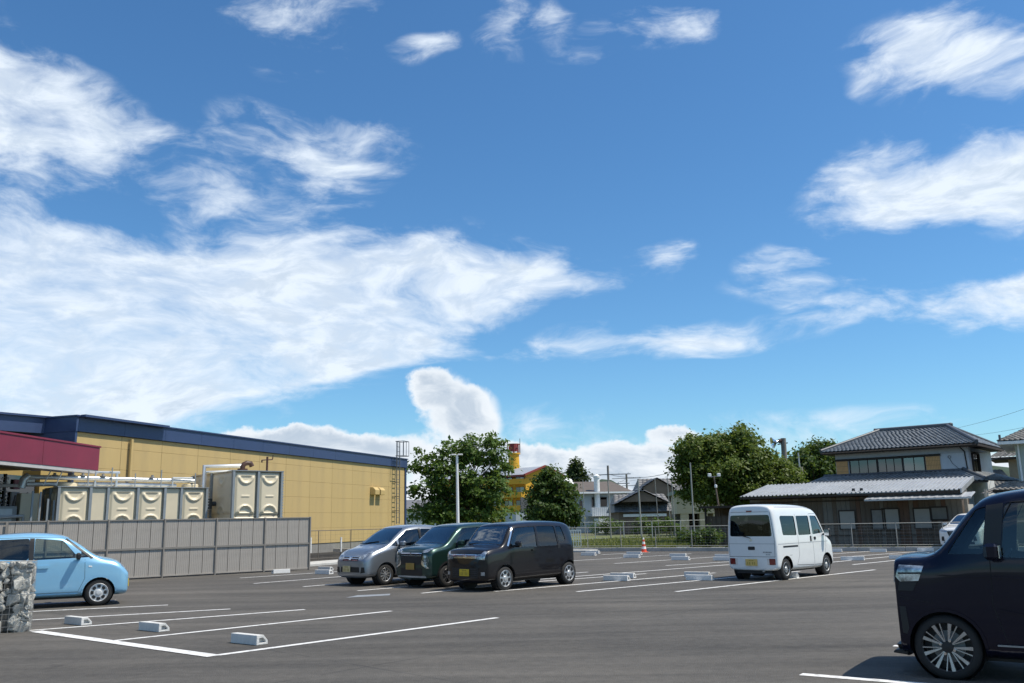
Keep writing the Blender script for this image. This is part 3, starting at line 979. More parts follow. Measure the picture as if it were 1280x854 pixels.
# windows of the upper floor
y0 = ov - .015
zt, zb_ = 4.86, 4.08
def hx(px):                                              # photograph column -> local x on the front wall
    d = pix(px, 590); hn = az(HA - 90); e = az(HA); q = hc + hn * ov
    t_ = (q - EYE).dot(hn) / d.dot(hn)
    return (EYE + d * t_ - hc).dot(e)
MB().box(hx(1046), hx(1178), y0 - .10, y0, zt + .02, zt + .14).build('window_head', wood_d, house)
MB().box(hx(1056), hx(1178), y0 - .12, y0, zb_ - .16, zb_ - .04).build('window_sill', wood_d, house)
def shutter(x0, x1, z0, z1, y, parent, m_=amber):
    s_ = MB().box(x0, x1, y - .06, y, z0, z1).build('shutter', m_, parent)
    n = 9
    for i in range(n):
        xx = x0 + (x1 - x0) * (i + .5) / n
        MB().box(xx - .012, xx + .012, y - .075, y - .058, z0, z1).build('slat', mat('amber_dark', (.52, .28, .11), .7, .1), s_)
    for k in (.0, .33, .66, .97):
        MB().box(x0, x1, y - .082, y - .06, z0 + k * (z1 - z0), z0 + k * (z1 - z0) + .035).build('slat', MATS['amber_dark'], s_)
shutter(hx(1046.5), hx(1061), zb_ - .18, zt, y0, house)
shutter(hx(1159), hx(1177), zb_, zt, y0, house)
dglass = glass_mat('dark_window', (.10, .11, .115), .06)
window(house, hx(1064), hx(1097), zb_, zt, y0, panes=3, glass=dglass, back=mat('room_dark', (.05, .052, .055), .9, .2))
window(house, hx(1099), hx(1129), zb_, zt, y0, panes=3, glass=dglass, back=mat('dim_curtain', (.16, .17, .17), .9, .3, 5, stretch=(8, 8, .5)))
window(house, hx(1131), hx(1157), zb_, zt, y0, panes=2, back=mat('pale_blind', (.48, .49, .48), .9, .05))
# window on the right flank
xs = -ov + .015
wn = MB().box(xs - .02, xs + .10, 1.35, 1.42, 3.85, 4.95).box(xs - .02, xs + .10, 2.95, 3.02, 3.85, 4.95).box(xs - .02, xs + .10, 1.35, 3.02, 4.95, 5.02).box(xs - .02, xs + .14, 1.3, 3.07, 3.78, 3.85)
wn = wn.build('window', wood_d, house)
for k in range(2):
    MB().box(xs + .01, xs + .02, 1.42 + k * .77, 2.17 + k * .77, 3.85, 4.95).build('pane', winglass, wn)
MB().box(xs + .035, xs + .055, 2.15, 2.22, 3.85, 4.95).build('mullion', wood_d, wn)
MB().box(xs - .01, xs + .005, 1.42, 2.2, 3.85, 4.95).build('shutter', amber, wn)
MB().box(xs, xs + .5, 1.2, 3.2, 5.06, 5.10).build('window_hood', tile_r, house)
MB().lathe([(0, .05), (.09, .04), (.09, 0)], 10, 'y', Matrix.Translation((hx(1189), y0 - .03, 4.78))).build('wall_lamp', M_['galvd'], house)
MB().tube([(hx(1189), y0 - .02, 4.7), (hx(1192), y0 - .02, 4.4), (hx(1199), y0 - .02, 4.1), (hx(1196), y0 - .02, 4.0)], .012, 5).build('cable', M_['black'], house)
# skirt roof of the ground floor
sk0, sk1 = hx(1030), -.15
zS, zE = 3.96, 3.28
MB().add([(sk0, ov, zS), (sk1 - .9, ov, zS), (sk1 + .8, -1.7, zE), (sk0 - .9, -1.7, zE), (sk0, ov, zS - .1), (sk1 - .9, ov, zS - .1), (sk1 + .8, -1.7, zE - .1), (sk0 - .9, -1.7, zE - .1)],
         [(3, 2, 1, 0), (4, 5, 6, 7), (0, 1, 5, 4), (2, 3, 7, 6), (1, 2, 6, 5), (3, 0, 4, 7)]).build('skirt_roof', wood_d, house)
tiled_slope('roof_tiles', house, ((sk0 - .9, -1.7, zE), (sk1 + .8, -1.7, zE), (sk1 - .9, ov, zS), (sk0, ov, zS)))
ridge(house, (sk1 + .75, -1.6, zE + .1), (sk1 - .85, ov, zS + .12), .2, .2)
ridge(house, (sk0, ov - .06, zS + .06), (sk1 - .9, ov - .06, zS + .06), .16, .16)
# right flank skirt roof and porch
MB().add([(sk1 - .9, ov, zS), (sk1 + .8, -1.7, zE), (sk1 + 1.6, 3.0, zE - .05), (-ov, 3.0, zS)], [(0, 1, 2, 3)]).build('skirt_roof', tile_r, house)
tiled_slope('roof_tiles', house, ((sk1 + .8, -1.7, zE), (sk1 + 1.6, 5.0, zE), (-ov, 5.0, zS), (sk1 - .9, ov, zS)))
MB().box(-WID + 1.2, -3.2, -1.2, ov - .02, 0, 3.25).build('ground_floor_wall', wall_w, house)

# lean-to shed with pale metal roof in front of the house
SA = 125.0
sc0 = xy(P(1199, 611.6, 41.5))
shed = thing('wooden_shed', 'long weathered board shed with pale corrugated metal roof along the back fence', 'shed', sc0, SA)
SL, SD, SZ, SB = 10.6, 4.2, 2.66, 3.34


def corrugated(name, parent, p0, p1, p2, p3, pitch=.20, hgt=.05, material=None, thick=.03):
    """ribbed sheet: p0 eave left, p1 eave right, p2 top right, p3 top left"""
    p0, p1, p2, p3 = map(Vector, (p0, p1, p2, p3))
    nrm = (p1 - p0).cross(p3 - p0).normalized()
    if nrm.z < 0: nrm = -nrm
    n = int((p1 - p0).length / pitch)
    pr = [(0, 0), (.55, 0), (.65, 1), (.9, 1)]
    us = [(k + a) / n for k in range(n) for a, _ in pr] + [1.0]
    hs = [h * hgt for k in range(n) for _, h in pr] + [0.0]
    m_ = MB()
    for off in (0, -thick):
        for u, h in zip(us, hs):
            m_.v.append(tuple(p0.lerp(p1, u) + nrm * (h + off))); m_.v.append(tuple(p3.lerp(p2, u) + nrm * (h + off)))
    k = len(us)
    for i in range(k - 1):
        m_.f.append((2 * i, 2 * i + 2, 2 * i + 3, 2 * i + 1))
        m_.f.append((2 * k + 2 * i + 1, 2 * k + 2 * i + 3, 2 * k + 2 * i + 2, 2 * k + 2 * i))
        m_.f.append((2 * k + 2 * i, 2 * k + 2 * i + 2, 2 * i + 2, 2 * i))
    return m_.build(name, material or metal_r, parent)


cuts = [-SL, -8.2, -5.4, -2.6, 0]
for i in range(4):
    corrugated('roof_sheet', shed, (cuts[i], 0, SZ + .012 * (i % 2)), (cuts[i + 1] + .03, 0, SZ + .012 * (i % 2)), (cuts[i + 1] + .03, SD, SB + .012 * (i % 2)), (cuts[i], SD, SB + .012 * (i % 2)))
MB().box(-SL, 0, .02, .10, SZ - .14, SZ - .045).build('gutter', wood_d, shed)
MB().add([(.04, -.03, SZ - .16), (.04, SD, SB - .16), (.04, SD, SB + .06), (.04, -.03, SZ + .06), (.10, -.03, SZ - .16), (.10, SD, SB - .16), (.10, SD, SB + .06), (.10, -.03, SZ + .06)],
         [(0, 1, 2, 3), (7, 6, 5, 4), (0, 3, 7, 4), (1, 0, 4, 5), (2, 1, 5, 6), (3, 2, 6, 7)]).build('gable_board', metal_r, shed)
MB().box(-SL + .2, -.25, .95, SD - .1, 0, SZ - .02).build('wall_core', mat('shed_gap_dark', (.022, .018, .015), .9, .2), shed)


def sx(px, py=650, yoff=.92):
    d = pix(px, py); hn = az(SA - 90); e = az(SA); q = sc0 + hn * yoff
    return (EYE + d * ((q - EYE).dot(hn) / d.dot(hn)) - sc0).dot(e)


x = -SL + .2
boards = {}
while x < -.3:
    w = random.choice((.20, .24, .28))
    wk = random.choices((wood_b, wood_r, wood_g), (.5, .22, .28))[0]
    if (w, wk.name) not in boards:
        boards[w, wk.name] = MB().box(0, w - .012, -.03, 0, 0, SZ - .2).mesh('board', wk)
    link('board', boards[w, wk.name], shed, (x, .945 - random.uniform(0, .012), 0.02))
    x += w
for z in (.55, 1.12, 2.28):
    MB().box(-SL + .2, -.25, .895, .925, z, z + .07).build('batten', wood_d, shed)
for (pa, pb, ta, tb, mm) in ((1050.5, 1069, 639.5, 661, ply), (1091, 1106, 638, 661, mat('grey_board', (.23, .22, .205), .85, .15)), (1105, 1124, 637, 661, ply), (1144, 1164.5, 636.5, 660, ply), (1165, 1184.5, 635, 649, mat('dull_board', (.17, .165, .15), .85, .15))):
    xa, xb = sx(pa), sx(pb)
    D_here = (sc0 + az(SA) * xa + az(SA - 90) * .9).y
    za, zb2 = P(pa, tb, D_here).z, P(pa, ta, D_here).z
    w_ = MB().box(xa - .06, xb + .06, .85, .93, za - .07, za).box(xa - .06, xb + .06, .85, .93, zb2, zb2 + .07).box(xa - .06, xa, .85, .93, za, zb2).box(xb, xb + .06, .85, .93, za, zb2).build('window', wood_d, shed)
    MB().box(xa, xb, .865, .915, za, zb2).build('shutter_board', mm, w_)
# side wall and porch post at the right end
for k in range(9):
    MB().box(-.25, -.22, 1.0 + k * .33, 1.0 + k * .33 + .31, 0, SZ + .05 + k * .05).build('board', wood_b, shed)
MB().box(-.05, .10, 1.2, 1.35, 0, SZ + .2).build('porch_post', mat('pale_timber', (.32, .29, .25), .85, .2, 3), shed)
MB().box(-.02, .03, 1.5, 3.4, 1.2, 2.0).build('porch_panel', mat('pale_panel', (.42, .41, .38), .8, .1), shed)
MB().box(.9, 1.0, .9, 1.0, 0, SZ).build('porch_post', MATS['pale_timber'], shed)
# small awning under the roof edge at the right half
a0, a1 = sx(1081, 620, -.35), sx(1214, 615, -.35)
corrugated('awning_sheet', shed, (a0, -.55, SZ - .34), (a1, -.55, SZ - .34), (a1, .9, SZ - .10), (a0, .9, SZ - .10), .35, .015)
MB().box(a0, a1, -.56, -.50, SZ - .42, SZ - .36).build('awning_edge', M_['galv'], shed)
MB().box(a0, a1 - .8, .3, .36, SZ - .26, SZ - .10).build('awning_bracket', mat('grey_blue_strip', (.16, .18, .19), .6, .1), shed)
for k in (sx(1066, 612, .4), sx(1076, 612, .4)):
    MB().lathe([(0, .14), (.07, .14), (.09, 0)], 8, 'z').build('roof_vent', M_['black'], shed, loc=(k, .5, SZ + .10))

# ------------------------------------------------------------------ neighbour house at the right edge
nh_c = xy(P(1247, 556, 47.0))
nh = thing('neighbour_house', 'pale green house with old grey tile eaves beyond the dark van', 'house', nh_c, 122)
greenw = mat('pale_green_wall', (.40, .45, .40), .85, .08, 1, .15, 30)
old_t = mat('old_brown_tile', (.20, .19, .175), .7, .25, 3, .2, 20, island=.3)
MB().box(.75, 9, .7, 7, 0, 5.25).build('wall', greenw, nh)
MB().add([(0, 0, 5.25), (10, 0, 5.25), (10, 4, 6.7), (2.6, 4, 6.7), (0, 8, 5.25), (0, 0, 5.1), (10, 0, 5.1), (0, 8, 5.1), (10, 8, 5.1), (10, 8, 5.25)],
         [(0, 1, 2, 3), (0, 3, 4), (5, 6, 1, 0), (5, 0, 4, 7), (5, 7, 8, 6), (3, 2, 9, 4)]).build('roof', M_['white'], nh)
tiled_slope('roof_tiles', nh, ((0, 0, 5.27), (10, 0, 5.27), (10, 4, 6.72), (2.6, 4, 6.72)), material=old_t)
tiled_slope('roof_tiles', nh, ((0, 8, 5.27), (0, 0, 5.27), (2.6, 4, 6.72), (2.6, 4, 6.72)), material=old_t)
MB().tube([(.9, .62, 5.1), (.9, .62, .2)], .05, 6).build('downpipe', M_['white'], nh)
MB().box(-.4, 3.0, -1.6, .7, 2.62, 2.72).build('lower_roof', wood_d, nh)
tiled_slope('roof_tiles', nh, ((-1.0, -1.6, 2.5), (9, -1.6, 2.5), (9, .7, 3.15), (.2, .7, 3.15)), material=old_t)
MB().box(.2, 9, -1.0, .7, 0, 2.6).build('lower_wall', mat('ochre_wall', (.30, .25, .16), .9, .1), nh)
MB().tube([(.15, -.2, 5.3), (.15, -.2, 5.6)], .06, 6).build('finial', tile_r, nh)
# tan house behind it
bh = thing('tan_house', 'narrow tan wall with tiled eave between the white house and the pale green house', 'house', xy(P(1250, 580, 62)), 122)
MB().box(.5, 6, .3, 5, 0, 5.3).build('wall', mat('tan_wall', (.34, .28, .19), .9, .1), bh)
MB().box(-.6, 6, -.5, 5, 5.15, 5.3).build('roof', wood_d, bh)
tiled_slope('roof_tiles', bh, ((-.6, -.5, 5.3), (6, -.5, 5.3), (6, 2.5, 6.4), (.8, 2.5, 6.4)), material=old_t)
MB().box(-6, 1, -2, 3, 0, 3.2).build('low_wall', mat('dim_wall', (.2, .2, .2), .9, .1), bh)
tiled_slope('roof_tiles', bh, ((-7, -2.5, 3.2), (1, -2.5, 3.2), (0, 1, 4.5), (-6, 1, 4.5)), material=old_t)

# ------------------------------------------------------------------ houses across the field
fadew = mat('pale_grey_stucco', (.40, .44, .46), .85, .06, 1.0, .1, 20)
browntile = mat('brown_roof_tile', (.11, .09, .075), .7, .2, 2, .2, 15)
gh = thing('grey_white_house', 'grey-white two-storey house with brown roof and tall white chimney pipe across the field', 'house', xy(P(736, 655, 112)), 80)
ghr = P(745, 602, 118).z
def gx_(px): return (P(px, 640, 112).x - gh.location.x) * 1.02
MB().box(gx_(711), gx_(789), 1.0, 11, 0, 5.1).build('wall', fadew, gh)
MB().add([(gx_(700), 0, 4.95), (gx_(795), 0, 4.95), (gx_(783), 6.0, ghr), (gx_(714), 6.0, ghr), (gx_(700), 12, 4.95), (gx_(795), 12, 4.95)],
         [(0, 1, 2, 3), (1, 5, 2), (3, 2, 5, 4), (0, 3, 4), (0, 4, 5, 1)]).build('roof', browntile, gh)
MB().box(gx_(699), gx_(796), -.08, .05, 4.80, 5.0).build('fascia', M_['white'], gh)
MB().tube([(gx_(749), .6, 2.6), (gx_(749), .6, P(749, 597, 112).z)], .36, 12).build('chimney_pipe', M_['white'], gh, smooth=.7)
MB().lathe([(.45, 0), (.45, .25), (0, .5)], 12, 'z').build('chimney_cap', M_['white'], gh, loc=(gx_(749), .6, P(749, 597, 112).z))
MB().lathe([(0, .9), (.9, .6), (1.3, 0)], 14, 'z').build('roof_dome', M_['white'], gh, smooth=.8, loc=(gx_(719), 5.2, ghr - .3))
for pa, pb in ((743, 747.5), (753, 762)):
    window(gh, gx_(pa), gx_(pb), 3.2, 4.35, .98, frame=M_['galvd'], panes=1, glass=dglass, back=MATS['room_dark'])
window(gh, gx_(727), gx_(730.5), 2.9, 3.9, .98, frame=M_['galvd'], panes=1, glass=dglass, back=MATS['room_dark'])
bal = MB().box(gx_(737), gx_(778), -.9, -.82, 2.1, 3.05).box(gx_(737), gx_(778), -.9, 1.0, 2.0, 2.1).build('balcony', mat('balcony_white', (.55, .57, .58), .7, .08), gh)
for k in range(16):
    xx = gx_(737) + (gx_(778) - gx_(737)) * (k + .5) / 16
    MB().box(xx - .04, xx + .04, -.93, -.90, 2.1, 3.05).build('baluster', fadew, bal)
MB().box(gx_(740), gx_(756), -3, -1, 0, 1.7).build('garden_shed', M_['white'], gh)

dt = mat('dark_house_tile', (.15, .15, .155), .6, .2, 1.5, .2, 15, island=.3)
brownw = mat('brown_house_wall', (.17, .13, .10), .9, .2, 1)
def gable_house(name, label, D, pxl, pxr, py_eave, py_ridge, depth, gable_px=None, a=90, wallmat=brownw, eave_over=.5):
    Lp, Rp = P(pxl, py_eave, D), P(pxr, py_eave, D)
    t_ = thing(name, label, 'house', (Lp.x, D, 0), a)
    W = (Rp - Lp).length
    ez = (Lp.z + Rp.z) / 2
    rz_ = P((pxl + pxr) / 2, py_ridge, D + depth / 2).z
    MB().box(eave_over, W - eave_over, eave_over, depth - eave_over, 0, ez + .05).build('wall', wallmat, t_)
    return t_, W, ez, rz_
t_, W, ez, rz_ = gable_house('tiled_house', 'low dark-tiled house with a front gable across the field', 98, 768, 845, 640, 618, 9)
gp = (P(803, 640, 98).x - t_.location.x)
MB().add([(0, 0, ez), (W, 0, ez), (W, 9, ez), (0, 9, ez), (.5, 4.5, rz_), (W - .5, 4.5, rz_)], [(0, 1, 5, 4), (1, 2, 5), (2, 3, 4, 5), (3, 0, 4), (3, 2, 1, 0)]).build('roof', dt, t_)
tiled_slope('roof_tiles', t_, ((0, 0, ez), (W, 0, ez), (W - .5, 4.5, rz_), (.5, 4.5, rz_)), .5, .5, material=dt)
gz = P(803, 614, 98).z
gb = MB().add([(gp - 2.3, -.6, ez + 1.1), (gp + 2.3, -.6, ez + 1.1), (gp, -.6, gz), (gp - 2.3, 4.5, ez + 1.1), (gp + 2.3, 4.5, ez + 1.1), (gp, 4.5, gz)], [(0, 1, 2), (0, 2, 5, 3), (1, 4, 5, 2), (0, 3, 4, 1)]).build('gable', brownw, t_)
for s_ in (-1, 1):
    tiled_slope('roof_tiles', t_, ((gp + s_ * 3.1, -.9, ez + .85), (gp + s_ * 3.1, 4.5, ez + .85), (gp, 4.5, gz + .12), (gp, -.9, gz + .12)), .5, .5, material=dt)
ridge(t_, (gp, -.9, gz + .2), (gp, 4.5, gz + .2), .3, .3)
MB().box(1, W - 1, .3, .5, ez - .5, ez - .2).build('lintel', M_['white'], t_)
t_, W, ez, rz_ = gable_house('tiled_house', 'tall dark-tiled house with large gable behind the low tiled house', 122, 797, 895, 626, 598, 12)
gp = (P(822, 640, 122).x - t_.location.x)
MB().add([(0, 0, ez), (W, 0, ez), (W, 12, ez), (0, 12, ez), (1, 6, rz_), (W - 1, 6, rz_)], [(0, 1, 5, 4), (1, 2, 5), (2, 3, 4, 5), (3, 0, 4), (3, 2, 1, 0)]).build('roof', dt, t_)
tiled_slope('roof_tiles', t_, ((0, 0, ez), (W, 0, ez), (W - 1, 6, rz_), (1, 6, rz_)), .6, .6, material=dt)
gz = P(821, 599, 122).z
MB().add([(gp - 4, -.8, ez + .6), (gp + 4, -.8, ez + .6), (gp, -.8, gz), (gp - 4, 6, ez + .6), (gp + 4, 6, ez + .6), (gp, 6, gz)], [(0, 1, 2), (0, 2, 5, 3), (1, 4, 5, 2), (0, 3, 4, 1)]).build('gable', brownw, t_)
for s_ in (-1, 1):
    tiled_slope('roof_tiles', t_, ((gp + s_ * 4.7, -1.2, ez + .3), (gp + s_ * 4.7, 6, ez + .3), (gp, 6, gz + .15), (gp, -1.2, gz + .15)), .6, .6, material=dt)
# beige flat building
bgw = mat('beige_wall', (.50, .44, .31), .85, .06, 1.0, .1, 20)
bD = 82
b0, b1_ = P(847, 644, bD), P(899, 640, bD)
be = thing('beige_building', 'beige building with green eave and recessed ground floor beside the big tree', 'building', (b0.x, bD, 0), 95)
W = (b1_ - b0).length
MB().box(0, W, 0, 6, P(870, 642, bD).z, P(870, 618, bD).z).build('wall', bgw, be)
MB().box(-.3, W + .3, -.4, 6.3, P(870, 618, bD).z, P(870, 613.5, bD).z).build('eave', mat('green_eave', (.10, .16, .13), .5, .1), be)
tiled_slope('roof_tiles', be, ((-.3, -.4, P(870, 613.5, bD).z), (W + .3, -.4, P(870, 613.5, bD).z), (W - .5, 3, P(870, 603, bD).z), (.5, 3, P(870, 603, bD).z)), .6, .6, material=dt)
for k, xx in enumerate((.3, 2.0, W - .6)):
    MB().box(xx, xx + .7, .05, .75, 0, P(870, 642, bD).z).build('pillar', bgw, be)
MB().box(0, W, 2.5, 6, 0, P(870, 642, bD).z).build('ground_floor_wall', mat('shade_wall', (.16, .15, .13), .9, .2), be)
window(be, 1.2, 3.0, .8, 2.0, 2.48, frame=M_['galvd'], panes=2, glass=dglass, back=MATS['room_dark'])
# low white wing of it behind the tree, with window strips
wg = thing('long_white_annex', 'long pale annex with dark upright posts under the big tree', 'building', (P(897, 640, 84).x, 84, 0), 95)
MB().box(0, 6, .3, 4, 0, P(920, 618, 84).z).build('wall', mat('annex_wall', (.36, .37, .37), .9, .15, 1), wg)
for k in range(9):
    MB().box(.1 + k * .68, .25 + k * .68, .1, .3, 0, P(920, 618, 84).z).build('upright', wood_d, wg)
MB().box(-.3, 6.3, -.3, 4, P(920, 618, 84).z, P(920, 616, 84).z).build('roof', wood_d, wg)
# brown open store shed just behind the fence
bsD = 51
bs0, bs1 = P(880, 633, bsD), P(962, 633, bsD)
bsd = thing('open_timber_shed', 'dark brown timber shed with flat roof behind the fence and white van', 'shed', (bs0.x, bsD, 0), 115)
W = 4.6
zt_ = bs0.z
MB().box(-.2, W, -.3, 3, zt_ - .12, zt_).build('roof', wood_d, bsd)
for k in range(16):
    MB().box(.05 + k * .28, .05 + k * .28 + .25, .2 + .02 * (k % 2), .24 + .02 * (k % 2), 0, zt_ - .55 - .02 * (k % 3)).build('board', wood_b, bsd)
for k in (0, 1.5, 3.0, 4.4):
    MB().box(k, k + .1, 0, .1, 0, zt_ - .12).build('post', wood_d, bsd)
MB().box(0, W - .2, 2.6, 2.7, 0, zt_ - .12).build('back_wall', wood_b, bsd)

# ------------------------------------------------------------------ yellow apartment block far behind the trees
yD = 185
ya = mat('apartment_yellow', (.62, .33, .022), .75, .06, .3, .05, 10)
yroof = mat('apartment_roof', (.30, .33, .37), .55, .1, .5)
red = mat('brick_red', (.20, .035, .025), .7, .1)
yc = P(657, 600, yD)
apt = thing('yellow_apartment_block', 'bright yellow apartment block with brown roof edge and balconies behind the trees', 'apartment block', (yc.x, yD, 0), 130)
zr = P(657, 593.5, yD).z
MB().box(-26, 0, 0, 11, 0, zr).build('wall', ya, apt)
pk = zr + 1.9
MB().add([(-26.5, -1.4, zr - .1), (.9, -1.4, zr - .1), (.9, 5.5, pk), (-26.5, 5.5, pk), (-26.5, 12.4, zr - .1), (.9, 12.4, zr - .1)], [(0, 1, 2, 3), (3, 2, 5, 4)]).build('roof', yroof, apt)
MB().add([(0.0, 0, zr), (0.0, 11, zr), (.0, 5.5, pk - .5), (.05, 0, zr), (.05, 11, zr), (.05, 5.5, pk - .5)], [(0, 1, 2), (5, 4, 3)]).build('gable_wall', ya, apt)
MB().bar((.95, -1.5, zr - .1), (.95, 5.5, pk + .05), .35).bar((.95, 5.5, pk + .05), (.95, 12.5, zr - .1), .35).build('verge', red, apt)
MB().box(-26.5, .9, -1.55, -1.38, zr - .4, zr + .0).build('fascia', red, apt)
for fl in range(4):
    zf = 1.0 + fl * 2.72
    MB().box(-26, .02, -1.5, 0, zf - .12, zf).build('balcony_floor', ya, apt)
    MB().box(-26, .03, -1.5, -1.35, zf, zf + 1.0).build('balcony_front', ya, apt)
    MB().box(-.12, .035, -1.35, 0, zf, zf + 1.0).build('balcony_side', ya, apt)
    for k in range(8):
        w_ = MB().box(-25 + k * 3.2, -25 + k * 3.2 + 2.3, -.08, .02, zf + .1, zf + 2.1).build('window', red, apt)
        MB().box(-24.9 + k * 3.2, -24.9 + k * 3.2 + 1.0, -.12, -.09, zf + .2, zf + 2.0).build('pane', dglass, w_)
        MB().box(-23.8 + k * 3.2, -23.8 + k * 3.2 + 1.0, -.12, -.09, zf + .2, zf + 2.0).build('pane', winglass, w_)
tw = P(642, 585, yD)
tx = -7.7
MB().lathe([(1.25, 0), (1.15, 3.6), (1.45, 3.6), (1.45, 3.9), (0, 3.9)], 18, 'z').build('water_tower', ya, apt, smooth=.5, loc=(tx, 5.5, pk - .6))
tz = pk + 3.3
for k in range(8):
    a_ = k * math.pi / 4
    MB().bar((tx + 1.35 * math.cos(a_), 5.5 + 1.35 * math.sin(a_), tz), (tx + 1.35 * math.cos(a_), 5.5 + 1.35 * math.sin(a_), tz + 1.9), .14).build('tower_post', red, apt)
MB().lathe([(1.42, 0), (1.42, .15), (1.28, .15), (1.28, 0)], 16, 'z').build('tower_ring', red, apt, loc=(tx, 5.5, tz + 1.85))
MB().lathe([(0, 1.5), (.85, 1.5), (.85, 0), (0, 0)], 16, 'z').build('tower_tank', mat('tower_maroon', (.20, .03, .04), .6, .1), apt, loc=(tx, 5.5, tz + .4))
MB().bar((tx + 1.0, 6.5, tz), (tx + 1.0, 6.5, tz + 3.2), .10).build('tower_antenna', M_['galvd'], apt)
# grey link building in front of it
gl = thing('grey_link_building', 'pale grey flat block in front of the yellow apartment block', 'building', (P(645, 650, 165).x, 165, 0), 75)
MB().box(0, 9, 0, 8, 0, P(650, 640, 165).z).build('wall', fadew, gl)
MB().box(1, 3, -.05, .3, 3.2, P(650, 622, 165).z).build('stair_shaft', mat('shaft_grey', (.12, .12, .125), .8, .1), gl)
MB().box(3.2, 4.2, -.05, .3, 1, P(650, 622, 165).z).build('stair_shaft', fadew, gl)
# small house between the store and the big left tree
so = thing('small_white_house', 'small white house with dark roof glimpsed beside the store corner', 'house', (P(498, 650, 95).x, 95, 0), 90)
MB().box(0, 4.0, 0, 6, 0, P(512, 636, 95).z).build('wall', wall_w, so)
MB().add([(-.6, -.8, P(512, 636, 95).z), (5, -.8, P(512, 636, 95).z), (4.4, 3, P(512, 624, 95).z), (0, 3, P(512, 624, 95).z), (-.6, 7, P(512, 636, 95).z), (5, 7, P(512, 636, 95).z)], [(0, 1, 2, 3), (1, 5, 2), (3, 2, 5, 4), (0, 3, 4), (0, 4, 5, 1)]).build('roof', dt, so)


# ------------------------------------------------------------------ trees
bark = mat('bark', (.075, .060, .048), .95, .3, 3, .6, 25)
leafA = leaf_mat('leaf_bright', (.042, .085, .016), (.115, .19, .042))
leafB = leaf_mat('leaf_dark', (.024, .055, .013), (.068, .12, .030))
leafC = leaf_mat('leaf_camphor', (.045, .080, .014), (.15, .20, .040))
leafD = leaf_mat('leaf_conifer', (.014, .032, .012), (.035, .065, .022))


def tree(name, label, base, lobes, n_clump, per, leaf, lsize, clump_r, trunk_r, seed, trunk_top=None, cat='tree', droop=.0, group=None):
    """lobes: (x,y,z,rx,ry,rz) ellipsoids relative to the base; leaves sit in clumps at limb ends near the lobes' surfaces"""
    r = np.random.default_rng(seed)
    t_ = thing(name, label, cat, base, 90, group)
    lob = np.array(lobes, float)
    vol = lob[:, 3] * lob[:, 4] + lob[:, 3] * lob[:, 5]
    pick = r.choice(len(lob), n_clump, p=vol / vol.sum())
    d = r.normal(size=(n_clump, 3)); d /= np.linalg.norm(d, axis=1)[:, None]
    rad = 1 - .55 * r.random(n_clump) ** 1.7
    rad *= 1 + .12 * r.normal(size=n_clump)
    cen = lob[pick, :3] + d * rad[:, None] * lob[pick, 3:]
    keep = cen[:, 2] > .3
    cen, d = cen[keep], d[keep]
    n = len(cen)
    cr_ = clump_r * (.6 + .8 * r.random(n))
    off = r.normal(size=(n, per, 3)) * .5
    off[:, :, 2] *= .65
    p = cen[:, None, :] + off * cr_[:, None, None]
    p[:, :, 2] -= droop * (off[:, :, 0] ** 2 + off[:, :, 1] ** 2) * cr_[:, None]
    p = p.reshape(-1, 3)
    m_ = len(p)
    # each leaf spray: a kinked four-point blade
    nn = r.normal(size=(m_, 3)) * .75 + np.array([.25, -.1, .75]) + np.repeat(d, per, 0) * .6
    nn /= np.linalg.norm(nn, axis=1)[:, None]
    a = np.cross(nn, r.normal(size=(m_, 3))); a /= np.linalg.norm(a, axis=1)[:, None] + 1e-9
    b = np.cross(nn, a)
    s = lsize * (.55 + .9 * r.random(m_))[:, None]
    v = np.stack([p - a * s * .5, p - b * s * .28 + nn * s * .06, p + a * s * .5 - nn * s * .10, p + b * s * .28 + nn * s * .06], 1).reshape(-1, 3)
    f = np.arange(4 * m_).reshape(-1, 4)
    link('crown', raw_mesh('crown', v, f, leaf), t_)
    # trunk and limbs
    tb = MB()
    tt = trunk_top or (lob[:, 2].mean() * .75)
    cx, cy = lob[:, 0].mean(), lob[:, 1].mean()
    tb.tube([(0, 0, -.1), (cx * .15 + .05, cy * .15, tt * .4), (cx * .4, cy * .4, tt)], trunk_r, 9, rs=[trunk_r * 1.25, trunk_r * .9, trunk_r * .65])
    idx = r.choice(n, min(n, 42), replace=False)
    for i in idx:
        c = cen[i]
        st = np.array([cx * .3, cy * .3, tt * (.55 + .45 * r.random())])
        mid = st * .5 + c * .5 + r.normal(size=3) * .12
        mid[2] += .15
        tb.tube([st, mid, c], .05, 5, rs=[trunk_r * .42, trunk_r * .22, .02])
    tb.build('trunk', bark, t_, smooth=1.0)
    return t_


def at(px, D): 
    p = P(px, 650, D); return Vector((p.x, D, 0))


def lobes_px(base, D, lst):
    """(px,py,half-width px, half-height px, depth offset m, depth radius m) -> ellipsoids relative to base"""
    out = []
    for px, py, hw, hh, dy, ry in lst:
        q = P(px, py, D + dy)
        k = (D + dy) / FOC
        out.append((q.x - base.x, dy, q.z, hw * k, ry, hh * k))
    return out


